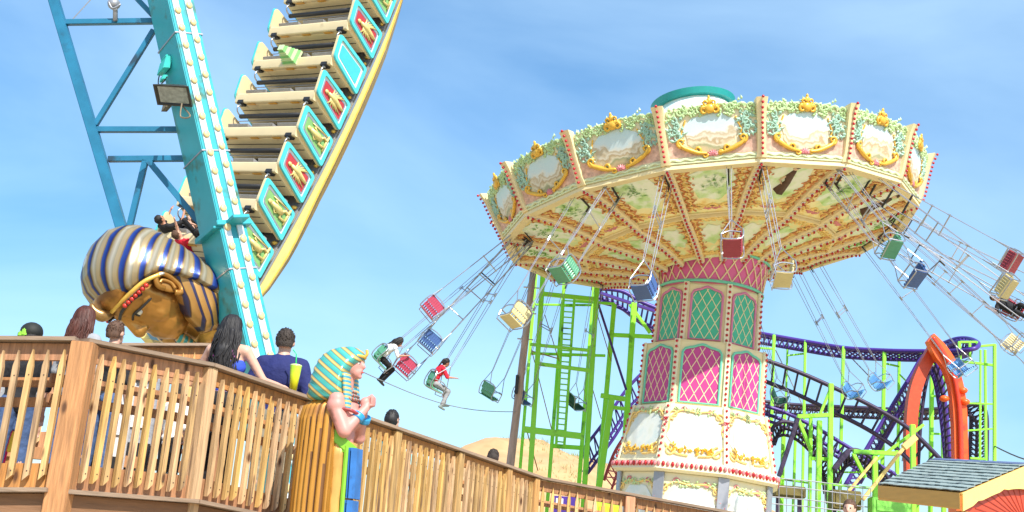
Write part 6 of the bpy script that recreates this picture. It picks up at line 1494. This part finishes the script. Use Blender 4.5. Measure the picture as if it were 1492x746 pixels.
for s in (1, -1):
    mb = MB(); mb.ell(sp3(s * .036, .112, .272), (.018, .013, .010), 10, 6, SM.to_3x3()); mb.build('eye', M('eye_white', (.7, .68, .6), .2), st, smooth=True)
    mb = MB(); mb.ell(sp3(s * .036, .1225, .272), (.008, .006, .009), 8, 6, SM.to_3x3()); mb.build('pupil', M('blue_pupil', (.02, .06, .12), .2), st, smooth=True)
    mb = MB(); mb.tube([sp3(s * .016, .125, .283), sp3(s * .036, .128, .288), sp3(s * .058, .108, .282), sp3(s * .085, .07, .276)], .004, 5); mb.tube([sp3(s * .014, .134, .318), sp3(s * .04, .125, .325), sp3(s * .07, .09, .316)], .005, 5); mb.build('eye_paint', M('navy_liner', (.01, .02, .06), .4), st)
    mb = MB(); mb.tube(bez([sp3(s * .10, .155, -.225), sp3(s * .075, .175, -.18)], 3), .056, 12); mb.build('bracelet', M('blue_bracelet', (.03, .30, .62), .35, ns=20, amt=.3), st, smooth=True)
mb = MB(); mb.tube([sp3(-.02, .141, .198), sp3(0, .146, .199), sp3(.02, .141, .198)], .006, 6); mb.build('lips', M('statue_lips', (.60, .12, .11), .3), st)
mb = MB()
for k, (w_, d_) in enumerate(((.115, .10), (.15, .125), (.185, .145))): mb.tube([sp3(w_ * math.cos(a), d_ * math.sin(a) * .9, .02 - .035 * k) for a in [R(0 + 180 * q / 20) for q in range(21)]], .013, 6)
mb.build('collar', ramp_mat('collar_bands', [(0, (.35, .05, .04)), (.4, (.35, .05, .04)), (.45, (.6, .5, .4)), (.55, (.04, .2, .3)), (1, (.5, .35, .12))], mode='stripe', k=30, tilt=tuple(rS), rnd=0), st)
mb = MB(); mb.tube(bez([sp3(.20, .055, -.15), sp3(.17, .13, -.16), sp3(.10, .20, -.20)], 4), .016, 6)
mb.build('bead_string', M('dark_red_beads', (.30, .04, .04), .3, ns=30, amt=.5), st)
# ribbed golden cloak
mb = MB(); nR = 200; rings = []
for i in range(31):
    t = i / 30; z = -.02 - 3.0 * t
    wx = float(np.interp(t, [0, .02, .05, .3, 1], [.10, .17, .20, .22, .24])); yb = float(np.interp(t, [0, .02, .05, .3, 1], [.20, .33, .365, .37, .36])); yf = float(np.interp(t, [0, .1, .25, 1], [-.01, .0, .02, .06]))
    ring = []
    for j in range(nR):
        a = 2 * PI * j / nR; c, s = math.cos(a), math.sin(a); rb_ = 1 + .055 * math.sin(a * 36 + 1.6 * math.sin(t * 5)) ; ring.append(sp3(wx * math.copysign(abs(c) ** .7, c) * rb_, (yf if s > 0 else yb) * math.copysign(abs(s) ** .8, s) * rb_ if s < 0 else yf * s, z))
    rings.append(ring)
mb.loft(rings)
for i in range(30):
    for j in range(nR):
        if math.sin(2 * PI * (j + .5) / nR * 36 + 1.6 * math.sin((i + .5) / 30 * 5)) < -.45: mb.m[i * nR + j] = 1  # groove faces get dark brown: shade between the ribs put into the colour
mb.build('ribbed_cloak', [sgold, M('cloak_groove_shade', (.16, .065, .015), .6, amt=.3)], st, smooth=True)
# wrapped lower body: gold strips, green sash, blue apron panels
mb = MB(); rings = []
for i in range(21):
    t = i / 20; z = -.42 - 2.5 * t; ring = []
    for j in range(60):
        a = 2 * PI * j / 60; c, s = math.cos(a), math.sin(a); rb_ = 1 + .045 * math.sin(a * 14 + t * 40); ring.append(sp3((.165 + .02 * t) * c * rb_, .01 + (.125 + .02 * t) * s * rb_, z))
    rings.append(ring)
mb.loft(rings); mb.build('wrapped_skirt', M('statue_gold_pale', (.55, .32, .08), .4, .15, ns=4, amt=.35, dirt=((.16, .07, .02), 5, .58)), st, smooth=True)
mb = MB(); mb.loft([[sp3(x, y, z - .11 * q) for x, y, z in ((.19, -.02, -.30), (.15, .10, -.40), (.03, .16, -.46), (-.12, .13, -.46), (-.12, .11, -.46), (.03, .12, -.46), (.14, .07, -.40), (.17, -.03, -.30))] for q in (0, 1)]); mb.build('green_sash', M('lime_sash', (.20, .50, .03), .4, amt=.1), st, bevel=.006)
for k in range(3):
    mb = MB(); z1, z0 = -.47 - .44 * k, -.895 - .44 * k; mb.loft([[sp3(x, y + .01 * q, z) for x, y in ((.118, .118), (.06, .150), (-.06, .16), (-.13, .11))] for q, z in ((0, z1), (1, z0))] , cap=False, wrap=False)
    mb.loft([[sp3(x * 1.03, y * 1.03 + .02 + .01 * q, z) for x, y in ((.118, .118), (.06, .150), (-.06, .16), (-.13, .11))] for q, z in ((0, z1), (1, z0))], cap=False, wrap=False); mb.build('blue_apron', M('blue_apron_paint', (.03, .14, .40), .45, ns=8, amt=.35, dirt=((.02, .05, .14), 7, .58)), st)
mb = MB(); mb.tube([sp3(.138, .105, -.46), sp3(.146, .115, -1.2), sp3(.155, .12, -2.6)], .020, 6); mb.build('lime_edging', M('lime_sash', (.20, .50, .03), .4, amt=.1), st)
